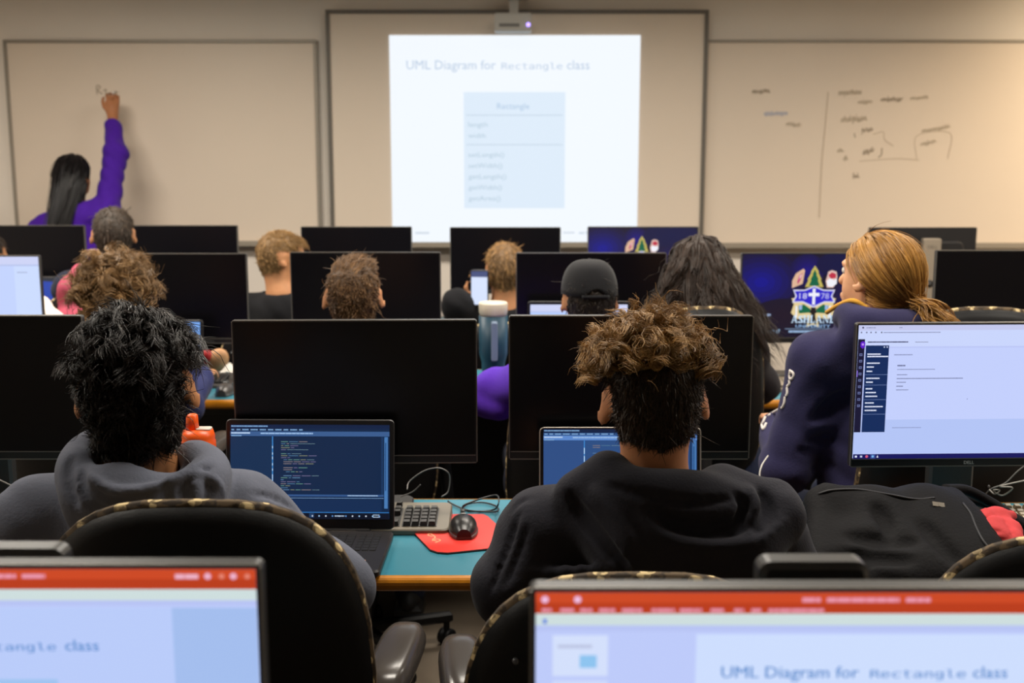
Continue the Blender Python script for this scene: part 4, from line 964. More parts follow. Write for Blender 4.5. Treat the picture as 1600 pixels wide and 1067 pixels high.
def keyboard(label, x, Y, keys='each', rz=0.0, bm=None, km=None, z=DZ, w_=0.452):
    t = thing('keyboard', label, 'keyboard', (x, Y, z), rz); d = 0.150; bm = bm or mat('keyboard_case', (116, 108, 94), 0.42); km = km or mat('keyboard_key', (40, 38, 38), 0.38)
    m = MB(); h0, h1 = 0.014, 0.030
    o_ = rrect(0, 0, w_, d, 0.016, 4); zt = lambda y: h0 + (h1 - h0) * (y + d / 2) / d
    V = [(a, b, 0.002) for a, b in o_] + [(a, b, zt(b) - 0.003) for a, b in o_] + [(a * 0.988, b * 0.965, zt(b)) for a, b in o_]; n = len(o_)
    F = [(r_ * n + i, r_ * n + (i + 1) % n, (r_ + 1) * n + (i + 1) % n, (r_ + 1) * n + i) for r_ in range(2) for i in range(n)] + [tuple(range(n))[::-1], tuple(2 * n + i for i in range(n))]
    m.add(V, F); m.build('case', bm, t)
    sl = math.atan2(h1 - h0, d); pit = 0.0187; x0 = -w_ / 2 + 0.014
    wells = [(x0 + 14 * pit / 2, 14 * pit + 0.004), (x0 + 14.4 * pit + 1.5 * pit, 3 * pit + 0.003), (x0 + 17.8 * pit + 2 * pit, 4 * pit + 0.003)]
    m = MB()
    for wx, ww in wells: m.box((0, 0, 0), (ww, 5 * pit + 0.006, 0.0012), 0, 0, Matrix.Translation((wx, -0.010, zt(-0.010) + 0.0002)) @ Matrix.Rotation(sl, 4, 'X'))
    m.build('key_well', lapd, t)
    kd = []
    for r_ in range(5):
        y = 0.028 - r_ * pit
        if r_ < 4: kd += [(x0 + pit * (i + 0.5), y, 1) for i in range(14)]
        else: kd += [(x0 + pit * 0.7, y, 1.3), (x0 + pit * 2.1, y, 1.2), (x0 + pit * 6.2, y, 6.6), (x0 + pit * 10.4, y, 1.3), (x0 + pit * 11.8, y, 1.2), (x0 + pit * 13.2, y, 1.4)]
        if r_ in (0, 1): kd += [(x0 + pit * (14.4 + i + 0.5), y, 1) for i in range(3)]
        if r_ == 3: kd += [(x0 + pit * 15.9, y, 1)]
        if r_ == 4: kd += [(x0 + pit * (14.4 + i + 0.5), y, 1) for i in range(3)]
        kd += [(x0 + pit * (17.8 + i + 0.5), y, 1) for i in range(4)]
    kd += [(x0 + pit * (i * 1.1 + 0.5), 0.056, 0.9) for i in range(12)] + [(x0 + pit * (14.4 + i + 0.5), 0.056, 0.9) for i in range(3)]
    if keys == 'each':
        k0 = cached('key' + km.name, lambda: MB().add([(-.0083, -.0083, 0), (.0083, -.0083, 0), (.0083, .0083, 0), (-.0083, .0083, 0), (-.0064, -.0058, .0085), (.0064, -.0058, .0085), (.0064, .0070, .0085), (-.0064, .0070, .0085)], [(0, 3, 2, 1), (4, 5, 6, 7), (0, 1, 5, 4), (1, 2, 6, 5), (2, 3, 7, 6), (3, 0, 4, 7)]).mesh('key', km))
        for xx, y, ww in kd:
            o = obj('key', k0, t, (xx, y, zt(y) + 0.0006), (sl, 0, 0)); o.scale = (ww, 1, 1)
    else:
        m = MB()
        for xx, y, ww in kd: m.box((0, 0, 0.004), (0.0150 * ww, 0.015, 0.008), 0, 0.002, Matrix.Translation((xx, y, zt(y))) @ Matrix.Rotation(sl, 4, 'X'))
        o = m.build('keys', km, t); o['kind'] = 'stuff'
    return t
p = atY(706, 800, 2.55)
keyboard('grey full keyboard with dark keys between the open laptop and the mouse', p[0] - 0.226, 2.513)
p = atZ(34, 800, 0.755)
keyboard('grey keyboard at the left edge beside the dark haired student\'s arm', p[0] - 0.205, 2.47, 'each', radians(-14))
p = atZ(1552, 800, 0.75)
keyboard('beige keyboard at the right edge behind the black bag', p[0] + 0.23, 2.47, 'each', radians(-6), mat('keyboard_beige', (150, 136, 112), 0.5), mat('key_beige', (168, 154, 128), 0.45))
p = atZ(362, 582, 0.75)
keyboard('dark keyboard on the second row desk left of the black monitor', p[0] - 0.18, 4.10, 'joined', 0, mat('keyboard_dark', (58, 54, 52), 0.5))
p = atZ(1226, 579, 0.75)
keyboard('pale grey keyboard below the university crest screen', p[0] - 0.20, 4.03, 'joined', 0, mat('keyboard_pale', (120, 108, 94), 0.5), mat('key_pale', (150, 138, 122), 0.5))

def mouse(label, x, Y, rz=0.0, dark=(22, 21, 22), z=DZ):
    t = thing('mouse', label, 'computer mouse', (x, Y, z), rz); G = []; L, Wd, Hh = 0.112, 0.062, 0.037
    for i in range(15):
        f = i / 14; y = -L / 2 + L * f; wd = Wd / 2 * (sin(pi * (0.06 + 0.88 * f)) ** 0.42) * (1.0 if f < 0.5 else 1 - 0.10 * (f - 0.5)); h = Hh * (sin(pi * (0.08 + 0.80 * f)) ** 0.55) * (1.04 - 0.35 * f)
        G.append([(wd * cos(a), y, 0.006 + h * sin(a) ** 0.75) for a in np.linspace(0, pi, 13)])
    m = MB(); m.grid(G, 0, True); m.add([q for q in G[0]] , [tuple(range(13))[::-1]], 0, True); m.add([q for q in G[-1]], [tuple(range(13))], 0, True)
    m.build('shell', mat('mouse_shell_%d' % dark[0], dark, 0.34), t)
    m = MB(); m.prism([(wd_ * 1.0, y_) for wd_, y_ in [(G[i][0][0] + 0.0015, G[i][0][1]) for i in range(15)]] + [(-G[i][0][0] - 0.0015, G[i][0][1]) for i in range(14, -1, -1)], 0.0, 0.009, 0, 0.002)
    m.build('base_rim', mat('mouse_rim', (70, 68, 68), 0.35), t)
    MB().lathe([(0.0, -0.004), (0.009, -0.004), (0.010, 0), (0.009, 0.004), (0.0, 0.004)], 16, (0, 0, 0), 0, Matrix.Translation((0, 0.026, 0.034)) @ Matrix.Rotation(pi / 2, 4, 'Y')).build('scroll_wheel', mat('wheel_grey', (60, 60, 60), 0.5), t)
    m = MB(); m.tube([(0, 0.012 + k * 0.011, 0.006 + Hh * 0.97 - k * k * 0.0011) for k in range(4)], 0.0012, 5); m.build('button_gap', blackm, t)
    MB().ell((0.0, -0.002, 0.0425), (0.0075, 0.003, 0.001), 10, 6).build('logo_mark', mat('mouse_logo', (150, 150, 150), 0.4), t)
    return t
padm = mat('mouse_mat_red', (208, 44, 34), 0.55, bump=0.05, bscale=600)
def mousemat(label, px_pts, mark=None):
    P = [atZ(px, py, DZ + 0.005)[:2] for px, py in px_pts]; c = np.mean(P, 0)
    t = thing('mouse_mat', label, 'mouse mat', (c[0], c[1], DZ))
    a = sum(P[i][0] * P[(i + 1) % len(P)][1] - P[(i + 1) % len(P)][0] * P[i][1] for i in range(len(P)))
    Q = [tuple(q - c) for q in P]; Q = Q if a > 0 else Q[::-1]
    MB().prism([(x * 1.006, y * 1.006) for x, y in Q], 0.0, 0.0035, 0, 0.0005).build('rubber_base', mat('rubber_black', (14, 14, 15), 0.7), t); MB().prism(Q, 0.0035, 0.005, 0, 0.0004).build('cloth_top', padm, t)
    if mark:
        m = MB()
        for st in mark:
            W = [atZ(px, py, DZ + 0.0053) - (c[0], c[1], DZ) for px, py in st]; W = smooth_path(W, 12); n = len(W); tg = np.gradient(W, axis=0); tg /= np.linalg.norm(tg, axis=1)[:, None]; nr = np.stack([-tg[:, 1], tg[:, 0], tg[:, 2] * 0], 1) * 0.0016
            m.grid(np.stack([W + nr, W - nr], 1), 0, False)
        m.build('printed_mark', mat('mat_print', (226, 150, 110), 0.6), t)
    return t
mousemat('red mouse mat with a pale printed mark beside the open laptop', [(642, 827), (672, 858), (684, 862), (700, 863), (768, 856), (790, 852), (786, 828), (762, 806), (755, 803), (700, 803), (690, 812), (650, 824)],
         [[(666, 829), (671, 832), (669, 836), (676, 838)], [(672, 833), (680, 839), (676, 843), (684, 846)], [(675, 845), (682, 842), (688, 844), (680, 848)]])
p = atZ(724, 826, DZ + 0.012); mouse('black computer mouse on the red mat beside the open laptop', p[0], p[1], radians(4), (22, 21, 22), DZ + 0.0055)
mousemat('red mouse mat under the grey mouse at the desk corner', [(1196, 806), (1198, 832), (1240, 834), (1266, 831), (1263, 800), (1240, 790), (1205, 790)])
p = atZ(1246, 804, DZ + 0.012); mouse('grey computer mouse beside the black bag', p[0], p[1], radians(6), (74, 70, 66), DZ + 0.0055)
p = atZ(352, 610, DZ + 0.012); mouse('grey mouse on the second row desk below the dark keyboard', p[0], p[1], 0, (62, 58, 56))

# ------------------------------------------------------------------ chairs
shellm = mat('chair_shell_black', (9, 9, 11), 0.5, spec=0.25, bump=0.08, bscale=260); patm = pattern_mat(); armm = mat('armrest_grey', (78, 72, 68), 0.22); seatm = patm; metm = mat('chair_steel', (48, 47, 48), 0.4, 0.4)
def disc_solid(a, c, n_, f_front, f_back, nu=40, nr=9, zlow=1.0):
    """superellipse plate: f_front/f_back give y from (x,z,r)"""
    m = MB(); G = []
    for side, f in ((0, f_front), (1, f_back)):
        ring = []
        for i in range(nr + 1):
            r = (i / nr) ** 0.7
            row = []
            for k in range(nu):
                th = 2 * pi * k / nu; x = a * r * np.sign(cos(th)) * abs(cos(th)) ** (2 / n_); z = c * r * np.sign(sin(th)) * abs(sin(th)) ** (2 / n_)
                x *= 1 - 0.05 * (z / c) * zlow
                row.append((x, f(x, z, r), z))
            ring.append(row)
        G.append(ring)
    allr = G[0] + G[1][::-1]
    m.grid(allr, 0, True, True); return m
def shell_back():
    cv = lambda x, z: 0.55 * x * x + 0.10 * z * z
    return disc_solid(0.250, 0.278, 2.9, lambda x, z, r: cv(x, z) + 0.004 + 0.010 * r ** 6, lambda x, z, r: cv(x, z) - 0.018 * (1 - r ** 4) ** 0.7 + 0.012 * r ** 8).mesh('back_shell', shellm)
def cushion_back():
    cv = lambda x, z: 0.55 * x * x + 0.10 * z * z
    return disc_solid(0.254, 0.285, 2.9, lambda x, z, r: cv(x, z) + 0.058 - 0.030 * r ** 6 , lambda x, z, r: cv(x, z) + 0.010 + 0.006 * r ** 8).mesh('back_cushion', patm)
def chair(label, x, Y, ztop, rz=0.0, arms=(1, 1), seat_z=0.46, group=None, armpad=0.0):
    """x, Y: middle of the back rest; faces +y"""
    t = thing('office_chair', label, 'chair', (x, Y + 0.24, 0), rz, group); zc = ztop - 0.278
    b = obj('back_shell', cached('shell_back', shell_back), t, (0, -0.24, zc), (radians(4), 0, 0))
    obj('back_cushion', cached('cush_back', cushion_back), t, (0, -0.24, zc), (radians(4), 0, 0))
    sc_ = cached('screws', lambda: MB().lathe([(0, -0.003), (0.004, -0.003), (0.005, 0.002), (0, 0.002)], 10, (0, 0, 0), 0, None, 'y').mesh('screw_cap', mat('screw_grey', (96, 96, 98), 0.35, 0.5)))
    for q, z in ((-0.17, 0.165), (-0.10, 0.185), (-0.02, 0.19), (0.06, 0.188), (-0.08, 0.02), (0.07, 0.02), (0.10, -0.12)):
        obj('screw_cap', sc_, b, (q, 0.55 * q * q + 0.10 * z * z - 0.0165, z))
    m = cached('cseat', lambda: MB().prism(rrect(0, 0, 0.48, 0.46, 0.11, 6), -0.04, 0.03, 0, 0.022).mesh('seat_cushion', patm)); obj('seat_cushion', m, t, (0, 0.01, seat_z - 0.03))
    m = cached('cpan', lambda: MB().prism(rrect(0, 0, 0.44, 0.42, 0.10, 6), -0.075, -0.041, 0, 0.012).mesh('seat_pan', shellm)); obj('seat_pan', m, t, (0, 0.01, seat_z - 0.03))
    br = MB(); br.tube(smooth_path([(0, 0.05, seat_z - 0.115), (0, -0.16, seat_z - 0.12), (0, -0.262, seat_z - 0.05), (0, -0.262, zc - 0.06)], 16), 0.022, 8); br.build('back_bracket', metm, t)
    cm = cached('ccol', lambda: MB().lathe([(0.0, 0.11), (0.03, 0.11), (0.03, 0.25), (0.02, 0.25), (0.02, 0.37), (0.06, 0.375), (0.06, 0.40), (0, 0.40)], 16).mesh('gas_column', metm)); co = obj('gas_column', cm, t, (0, 0, 0)); co.scale = (1, 1, (seat_z - 0.09) / 0.40 if True else 1)
    lm = cached('cleg', lambda: MB().prism([(0, -0.022), (0.29, -0.013), (0.29, 0.013), (0, 0.022)], 0.075, 0.110, 0, 0.008).mesh('base_leg', shellm))
    wm = cached('cwheel', lambda: MB().lathe([(0, -0.022), (0.022, -0.022), (0.027, -0.018), (0.027, -0.004), (0.01, -0.003), (0.01, 0.003), (0.027, 0.004), (0.027, 0.018), (0.022, 0.022), (0, 0.022)], 16, (0, 0, 0), 0, Matrix.Translation((0, 0, 0.027)), 'y').box((0, 0, 0.055), (0.014, 0.014, 0.045)).mesh('caster', shellm))
    for k in range(5):
        an = 2 * pi * k / 5 + 0.3; l = obj('base_leg', lm, t, (0, 0, 0), (0, 0, an)); obj('caster', wm, l, (0.272, 0, 0.0), (0, 0, 0.6))
    pm = cached('cpad', lambda: disc_solid(0.043, 0.142, 3.2, lambda x, z, r: 0.0, lambda x, z, r: -0.030 * (1 - r ** 5) ** 0.6 - 0.003, 28, 6, 0).mesh('arm_pad', armm))
    for q, on in zip((-1, 1), arms):
        if not on: continue
        ar = MB(); az = seat_z + 0.20 + armpad; ar.tube(smooth_path([(q * 0.18, 0.03, seat_z - 0.10), (q * 0.268, 0.03, seat_z - 0.085), (q * 0.275, 0.03, seat_z), (q * 0.258, 0.03, az - 0.002)], 16), 0.018, 8); a = ar.build('armrest', shellm, t)
        obj('arm_pad', pm, a, (q * 0.258, 0.11, az - 0.001), (-pi / 2, 0, radians(-6 * q)))
    return t
chair('black office chair with a patterned rim holding the dark haired student in the grey hoodie', -0.462, 1.57, 1.070, radians(1), (1, 1), 0.46, None, 0.015)
chair('black office chair holding the curly haired student in the dark hoodie', 0.175, 1.52, 0.980, 0, (1, 1), 0.46, None, 0.015)
chair('empty office chair at the right edge with only its patterned rim corner in view', 0.872, 1.62, 1.0, radians(-3), (0, 0))
chair('chair under the curly sandy haired student with a grey armrest beside the orange bottle', -1.18, 3.12, 1.0, 0)
chair('chair under the student with short brown hair and both ears showing', -0.47, 3.18, 1.0)
chair('chair under the student in the black cap', 0.185, 3.14, 0.97, 0, (0, 0)).scale = (0.80, 1, 1)
chair('chair with a pale patterned top behind the long dark curls', 0.585, 3.38, 1.104, 0, (0, 0)).scale = (0.72, 1, 1)
chair('chair under the ponytail woman with its patterned edge beside the web page monitor', 1.06, 2.755, 1.005, radians(12), (0, 1))
chair('empty chair at the right whose pale top edge shows above the web page monitor', 1.50, 3.50, 1.085, radians(-8), (0, 1))
chair('front row chair under the short haired student by the left whiteboard', -1.70, 4.62, 1.0)
chair('front row chair under the fair student in the black shirt', -0.97, 4.62, 0.87)
chair('front row chair under the student holding the phone', -0.03, 4.62, 0.87)

# ------------------------------------------------------------------ small things on the desks
def rounded_prof(pts): return pts
p = atY(771, 600, 3.90)
t = thing('tumbler', 'tall dark teal tumbler with a white lid and pale handle', 'tumbler', (p[0], 3.90, DZ))
tz = atY(771, 472, 3.90)[2] - DZ
tealt = mat('tumbler_teal', (20, 62, 82), 0.45, var=0.05)
MB().lathe([(0, 0), (0.036, 0), (0.038, 0.004), (0.040, tz * 0.36), (0.046, tz * 0.43), (0.0485, tz * 0.46), (0.0495, tz * 0.86), (0, tz * 0.86)], 32).build('body', tealt, t)
MB().lathe([(0, tz * 0.861), (0.047, tz * 0.861), (0.0475, tz * 0.885), (0.049, tz * 0.89), (0.0497, tz * 0.985), (0.047, tz), (0, tz * 0.99)], 32).build('lid', mat('lid_cream', (206, 196, 176), 0.4), t)
MB().rbox((0, -0.078, 0), (0.022, 0.014, tz * 0.40), 0.006, 0, 0.002, Matrix.Translation((0.005, 0, tz * 0.62)), 'y').box((0.005, -0.062, tz * 0.80), (0.020, 0.04, 0.016), 0, 0.003).box((0.005, -0.062, tz * 0.44), (0.020, 0.04, 0.016), 0, 0.003).build('handle', mat('handle_grey', (108, 124, 146), 0.4), t)
p = atY(309, 657, 2.40); bz = p[2] - DZ
t = thing('water_bottle', 'orange capped water bottle behind the grey hood, left of the open laptop', 'bottle', (p[0], 2.40, DZ))
org = mat('bottle_orange', (240, 92, 20), 0.35)
MB().lathe([(0, 0), (0.036, 0), (0.040, 0.006), (0.040, bz - 0.085), (0.036, bz - 0.075), (0, bz - 0.075)], 28).build('body', mat('bottle_smoke', (90, 92, 96), 0.25), t)
MB().lathe([(0, bz - 0.075), (0.034, bz - 0.075), (0.036, bz - 0.07), (0.036, bz - 0.045), (0.034, bz - 0.042), (0.035, bz - 0.034), (0.031, bz - 0.020), (0, bz - 0.017)], 28).build('cap', org, t)
MB().lathe([(0, bz - 0.02), (0.014, bz - 0.02), (0.012, bz + 0.012), (0.009, bz + 0.014), (0, bz + 0.014)], 20, (-0.012, 0, 0)).build('spout', org, t)
MB().rbox((0.012, 0.0, bz - 0.0175), (0.034, 0.026, 0.004), 0.008, 0, 0.001).build('white_strap', mat('strap_white', (208, 200, 188), 0.5), t)
# things lying behind the second row keyboard
p = atZ(335, 560, DZ + 0.03)
t = thing('pouch', 'small red and tan pouch behind the dark keyboard', 'pouch', (p[0] + 0.03, 4.347, DZ))
Fp = Field([axis_pts(-0.1, 0.1, 0.005), axis_pts(-0.06, 0.06, 0.005), axis_pts(-0.01, 0.12, 0.005)])
Fp.ell((0, 0, 0.035), (0.05, 0.03, 0.042), 0.02).ell((0.022, 0, 0.06), (0.032, 0.022, 0.03), 0.02)
obj('body', Fp.mesh('body', mat('pouch_tan', (190, 140, 96), 0.6), (0, 0, 0))[2], t)
MB().ell((-0.026, -0.014, 0.058), (0.026, 0.020, 0.030), 16, 10).build('red_end', mat('pouch_red', (176, 28, 32), 0.6), t)
p = atZ(352, 566, DZ + 0.01)
t = thing('paper', 'crumpled white paper right of the red and tan pouch', 'paper', (p[0] + 0.075, 4.225, DZ))
m = MB(); r_ = random.Random(4); m.grid([[(0.075 * (i / 6 - .5), 0.05 * (j / 5 - .5), 0.004 + 0.045 * (1 - abs(i / 6 - .55) * 1.5) * (0.4 + 0.6 * j / 5) + r_.uniform(0, 0.008)) for j in range(6)] for i in range(7)], 0, False); o = m.build('sheet', mat('paper_white', (215, 208, 198), 0.8), t)
md = o.modifiers.new('thick', 'SOLIDIFY'); md.thickness = 0.0015
# phone held up by the fair student in the front row
p = atY(749, 450, 4.78)
t = thing('phone', 'phone with a white lit screen held up beside the fair student', 'phone', (p[0], 4.78, p[2] - 0.072), radians(-8))
MB().rbox((0, 0.004, 0.072), (0.076, 0.008, 0.152), 0.010, 0, 0.002, None, 'y').build('body', mat('phone_black', (22, 22, 26), 0.35), t)
u = UI(0.068, 0.140, 68, 140); u.rect(0, 0, 68, 140, (216, 228, 255)); u.rect(0, 0, 68, 24, (74, 84, 128)); obj('screen', u.mesh('phone_picture'), t, (0, -0.0006, 0.072))
# cables
def cable(label, pts, r=0.002, col=(30, 30, 31), n=50, name='cable'):
    m = MB(); P = smooth_path(pts, n); o = m.tube(P, r, 6).mesh(name, mat('cable_%d' % col[0], col, 0.4)); ob = obj(name, o); return tag(ob, label, 'cable')
Zp = lambda px, py, z=DZ + 0.004: atZ(px, py, z)
Yp = atY
cable('black mouse cable looped on the desk behind the red mouse mat', [Zp(722, 803, DZ + 0.012), Zp(721, 795), Zp(732, 787), Zp(755, 785), Zp(776, 791), Zp(776, 799), Zp(750, 799), Zp(726, 797), Yp(724, 790, 2.57), Yp(740, 783, 2.60), Yp(762, 776, 2.62), Yp(777, 774, 2.62), Yp(779, 786, 2.57), Zp(770, 797), Zp(735, 798), Zp(708, 788), Zp(700, 783)], 0.0021)
cable('thin grey cable arching under the black monitor behind the keyboard', [Yp(636, 765, 2.64), Yp(640, 752, 2.66), Yp(662, 736, 2.66), Yp(684, 731, 2.66), Yp(699, 737, 2.66), Yp(703, 748, 2.67), Yp(700, 768, 2.67), Yp(690, 776, 2.66)], 0.0016, (110, 106, 104))
cable('short grey cable rising from the back of the keyboard', [Yp(626, 776, 2.595), Yp(645, 768, 2.60), Yp(657, 757, 2.60)], 0.0015, (96, 92, 90))
cable('pale cable sagging beside the keyboard at the left edge', [Yp(-30, 735, 2.6), Yp(4, 752, 2.58), Yp(25, 761, 2.56), Yp(52, 766, 2.56), Yp(80, 764, 2.6)], 0.0018, (150, 146, 142))
cable('white cable tangle hanging under the web page monitor', [Yp(1478, 728, 2.62), Yp(1494, 755, 2.64), Yp(1508, 757, 2.64), Yp(1514, 742, 2.64), Yp(1514, 728, 2.62)], 0.0022, (150, 148, 146))
cable('second pale cable under the web page monitor', [Yp(1510, 740, 2.66), Yp(1516, 757, 2.66), Yp(1524, 770, 2.64), Zp(1540, 778)], 0.0016, (120, 118, 116))
cable('pale cable rising to the right behind the beige keyboard', [Zp(1538, 775), Yp(1548, 764, 2.66), Yp(1570, 755, 2.66), Yp(1588, 738, 2.66), Yp(1600, 728, 2.66)], 0.0016, (120, 118, 116))
cable('knotted white cable behind the beige keyboard', [Yp(1546, 765, 2.64), Yp(1554, 772, 2.62), Yp(1562, 766, 2.62), Yp(1552, 766, 2.62), Yp(1566, 774, 2.62), Yp(1582, 762, 2.62), Yp(1562, 760, 2.62), Yp(1590, 753, 2.63), Yp(1612, 749, 2.63)], 0.0018, (170, 166, 160))
cable('pale cable curled at the side of the grey mouse', [Zp(1246, 793), Yp(1241, 783, 2.47), Yp(1231, 783, 2.47), Zp(1222, 792)], 0.0018, (150, 148, 144))
cable('white earphone cable hanging beside the curly student\'s shoulder', [Yp(1200, 712, 2.7), Yp(1190, 728, 2.66), Yp(1187, 745, 2.64), Yp(1193, 762, 2.62), Zp(1200, 790), Zp(1206, 792)], 0.0020, (190, 186, 180))

# black bag spilling over the front of the right hand desk, a red cloth tucked into it
bx = [axis_pts(0.50, 1.30, 0.009), axis_pts(1.92, 2.50, 0.009), axis_pts(0.56, 1.06, 0.009)]
Bg = Field(bx)
def Q(px, py, Y): return atY(px, py, Y)
Bg.cone(Q(1296, 784, 2.24), Q(1460, 800, 2.27), 0.030, 0.036, 0.05)
for (xa, xb), y_, Yb, r_ in (((1300, 1480), 815, 2.23, 0.046), ((1298, 1500), 850, 2.17, 0.052), ((1296, 1515), 885, 2.11, 0.055), ((1300, 1520), 925, 2.07, 0.055)): Bg.cone(Q(xa, y_, Yb), Q(xb, y_ + 4, Yb + 0.01), r_, r_, 0.06)
Bg.cone(Q(1284, 768, 2.27), Q(1290, 830, 2.19), 0.014, 0.022, 0.03); Bg.cone(Q(1450, 800, 2.28), Q(1520, 872, 2.14), 0.048, 0.050, 0.05)
Bg.cone(Q(1456, 790, 2.28), Q(1480, 774, 2.30), 0.030, 0.010, 0.03); Bg.cone(Q(1484, 782, 2.30), Q(1512, 838, 2.18), 0.022, 0.030, 0.03); Bg.cone(Q(1375, 802, 2.3), Q(1470, 802, 2.34), 0.045, 0.045, 0.04)
Bg.wrinkle(0.010, 34, 5)
for pts_, r_ in (([(1372, 792), (1386, 812), (1398, 842)], 0.010), ([(1330, 838), (1380, 842), (1430, 846)], 0.009), ([(1440, 815), (1470, 846), (1500, 880)], 0.010), ([(1300, 872), (1360, 868), (1420, 874)], 0.010)):
    H_ = [Bg.hit(*q, 1.95, 2.45) for q in pts_]; H_ = [q for q in H_ if q is not None]
    if len(H_) > 1: Bg.tube(smooth_path(H_, 10), [r_ * (0.4 + 0.6 * sin(pi * (i + .5) / 11)) for i in range(11)], 0.02, True)
bagm = mat('bag_cloth_black', (11, 10, 13), 0.8, spec=0.2, bump=0.3, bscale=160)
V, F, me = Bg.mesh('black_bag', bagm, (0.9, 2.25, DZ)); bag = obj('fabric_bag', me, None, (0.9, 2.25, DZ)); tag(bag, 'black fabric bag heaped over the front edge of the right hand desk', 'bag')
def on_bag(pts, off=0.004):
    out = []
    for px, py in pts:
        h = Bg.hit(px, py, 1.9, 2.48)
        if h is not None: out.append(h + np.array([0, -off, off * 0.3]))
    return out
s_ = on_bag([(1278, 772), (1300, 766), (1340, 765), (1390, 773), (1430, 780), (1460, 778)], 0.001)
if len(s_) > 2: MB().tube(smooth_path(s_ - np.array(bag.location), 30), 0.0028, 6).build('piping', mat('bag_piping', (24, 23, 28), 0.6), bag)
s_ = on_bag([(1504, 786), (1516, 802), (1524, 822), (1534, 842), (1546, 858)], 0.001)
if len(s_) > 2: MB().tube(smooth_path(s_ - np.array(bag.location), 24), 0.0026, 6).build('seam', mat('bag_piping', (24, 23, 28), 0.6), bag)
h = on_bag([(1466, 788)], 0.002)
if h: MB().box((0, 0, 0), (0.024, 0.0015, 0.010)).box((0.001, -0.0008, 0), (0.004, 0.001, 0.009)).build('woven_tag', mat('tag_grey', (120, 112, 100), 0.7), bag, h[0] - np.array(bag.location), (radians(-50), radians(8), 0))
m = MB(); m.tube(smooth_path(np.array([Q(1476, 764, 2.30), Q(1510, 766, 2.33), Q(1548, 785, 2.33), Q(1580, 806, 2.31), Q(1606, 822, 2.28)]) - np.array(bag.location), 30), 0.011, 8); m.build('strap', bagm, bag)
m = MB(); m.tube(smooth_path(np.array([Q(1500, 776, 2.36), Q(1545, 792, 2.37), Q(1590, 822, 2.34), Q(1606, 850, 2.28)]) - np.array(bag.location), 30), 0.008, 8); m.build('strap', bagm, bag)
rx = [axis_pts(0.80, 1.12, 0.006), axis_pts(2.02, 2.36, 0.006), axis_pts(0.70, 0.96, 0.006)]
Rd = Field(rx)
Rd.cone(Q(1538, 812, 2.22), Q(1562, 806, 2.24), 0.018, 0.014, 0.02).cone(Q(1545, 822, 2.19), Q(1578, 830, 2.20), 0.024, 0.022, 0.02).cone(Q(1550, 840, 2.16), Q(1580, 845, 2.16), 0.026, 0.024, 0.02).cone(Q(1540, 802, 2.22), Q(1552, 797, 2.24), 0.010, 0.007, 0.012).cone(Q(1580, 826, 2.21), Q(1584, 862, 2.13), 0.014, 0.014, 0.02).cone(Q(1560, 808, 2.24), Q(1580, 806, 2.26), 0.016, 0.012, 0.02)
for a_, b_ in (((1542, 828), (1566, 832)), ((1550, 848), (1576, 842)), ((1536, 808), (1556, 804)), ((1572, 812), (1584, 838))):
    h1 = Rd.hit(*a_, 2.0, 2.36); h2 = Rd.hit(*b_, 2.0, 2.36)
    if h1 is not None and h2 is not None: Rd.cone(h1, h2, 0.005, 0.003, 0.005, 1.0, True)
me = Rd.mesh('red_cloth', mat('red_fabric', (204, 58, 60), 0.8, var=0.08, bump=0.2, bscale=150), (0.95, 2.2, DZ))[2]
tag(obj('red_cloth', me, None, (0.95, 2.2, DZ)), 'crumpled red cloth tucked beside the black bag', 'cloth')
# pink and cream garments hung over the back of a front row chair, seen left of the curly sandy hair
gx = [axis_pts(-2.35, -1.45, 0.011), axis_pts(4.40, 4.95, 0.011), axis_pts(0.55, 1.25, 0.011)]
Pk = Field(gx); Pk.cone(Q(113, 455, 4.60), Q(150, 446, 4.62), 0.062, 0.06, 0.05).cone(Q(114, 500, 4.58), Q(165, 500, 4.58), 0.070, 0.075, 0.05).cone(Q(126, 424, 4.63), Q(160, 430, 4.63), 0.03, 0.04, 0.04).cone(Q(118, 560, 4.58), Q(165, 560, 4.58), 0.065, 0.07, 0.05).wrinkle(0.010, 36, 2)
tag(obj('pink_garment', Pk.mesh('pink_garment', mat('pink_fabric', (168, 66, 88), 0.85, var=0.08), (-1.8, 4.6, 0.9))[2], None, (-1.8, 4.6, 0.9)), 'pink garment over a chair back, showing left of the curly sandy hair', 'garment')
Cr = Field(gx); Cr.cone(Q(44, 470, 4.57), Q(62, 480, 4.52), 0.040, 0.040, 0.03).cone(Q(62, 482, 4.50), Q(86, 500, 4.44), 0.042, 0.040, 0.03).cone(Q(56, 530, 4.46), Q(82, 530, 4.44), 0.045, 0.04, 0.05).wrinkle(0.008, 40, 4)
tag(obj('cream_garment', Cr.mesh('cream_garment', mat('cream_fabric', (222, 210, 196), 0.85), (-1.95, 4.55, 0.9))[2], None, (-1.95, 4.55, 0.9)), 'cream garment hanging beside the white page monitor', 'garment')
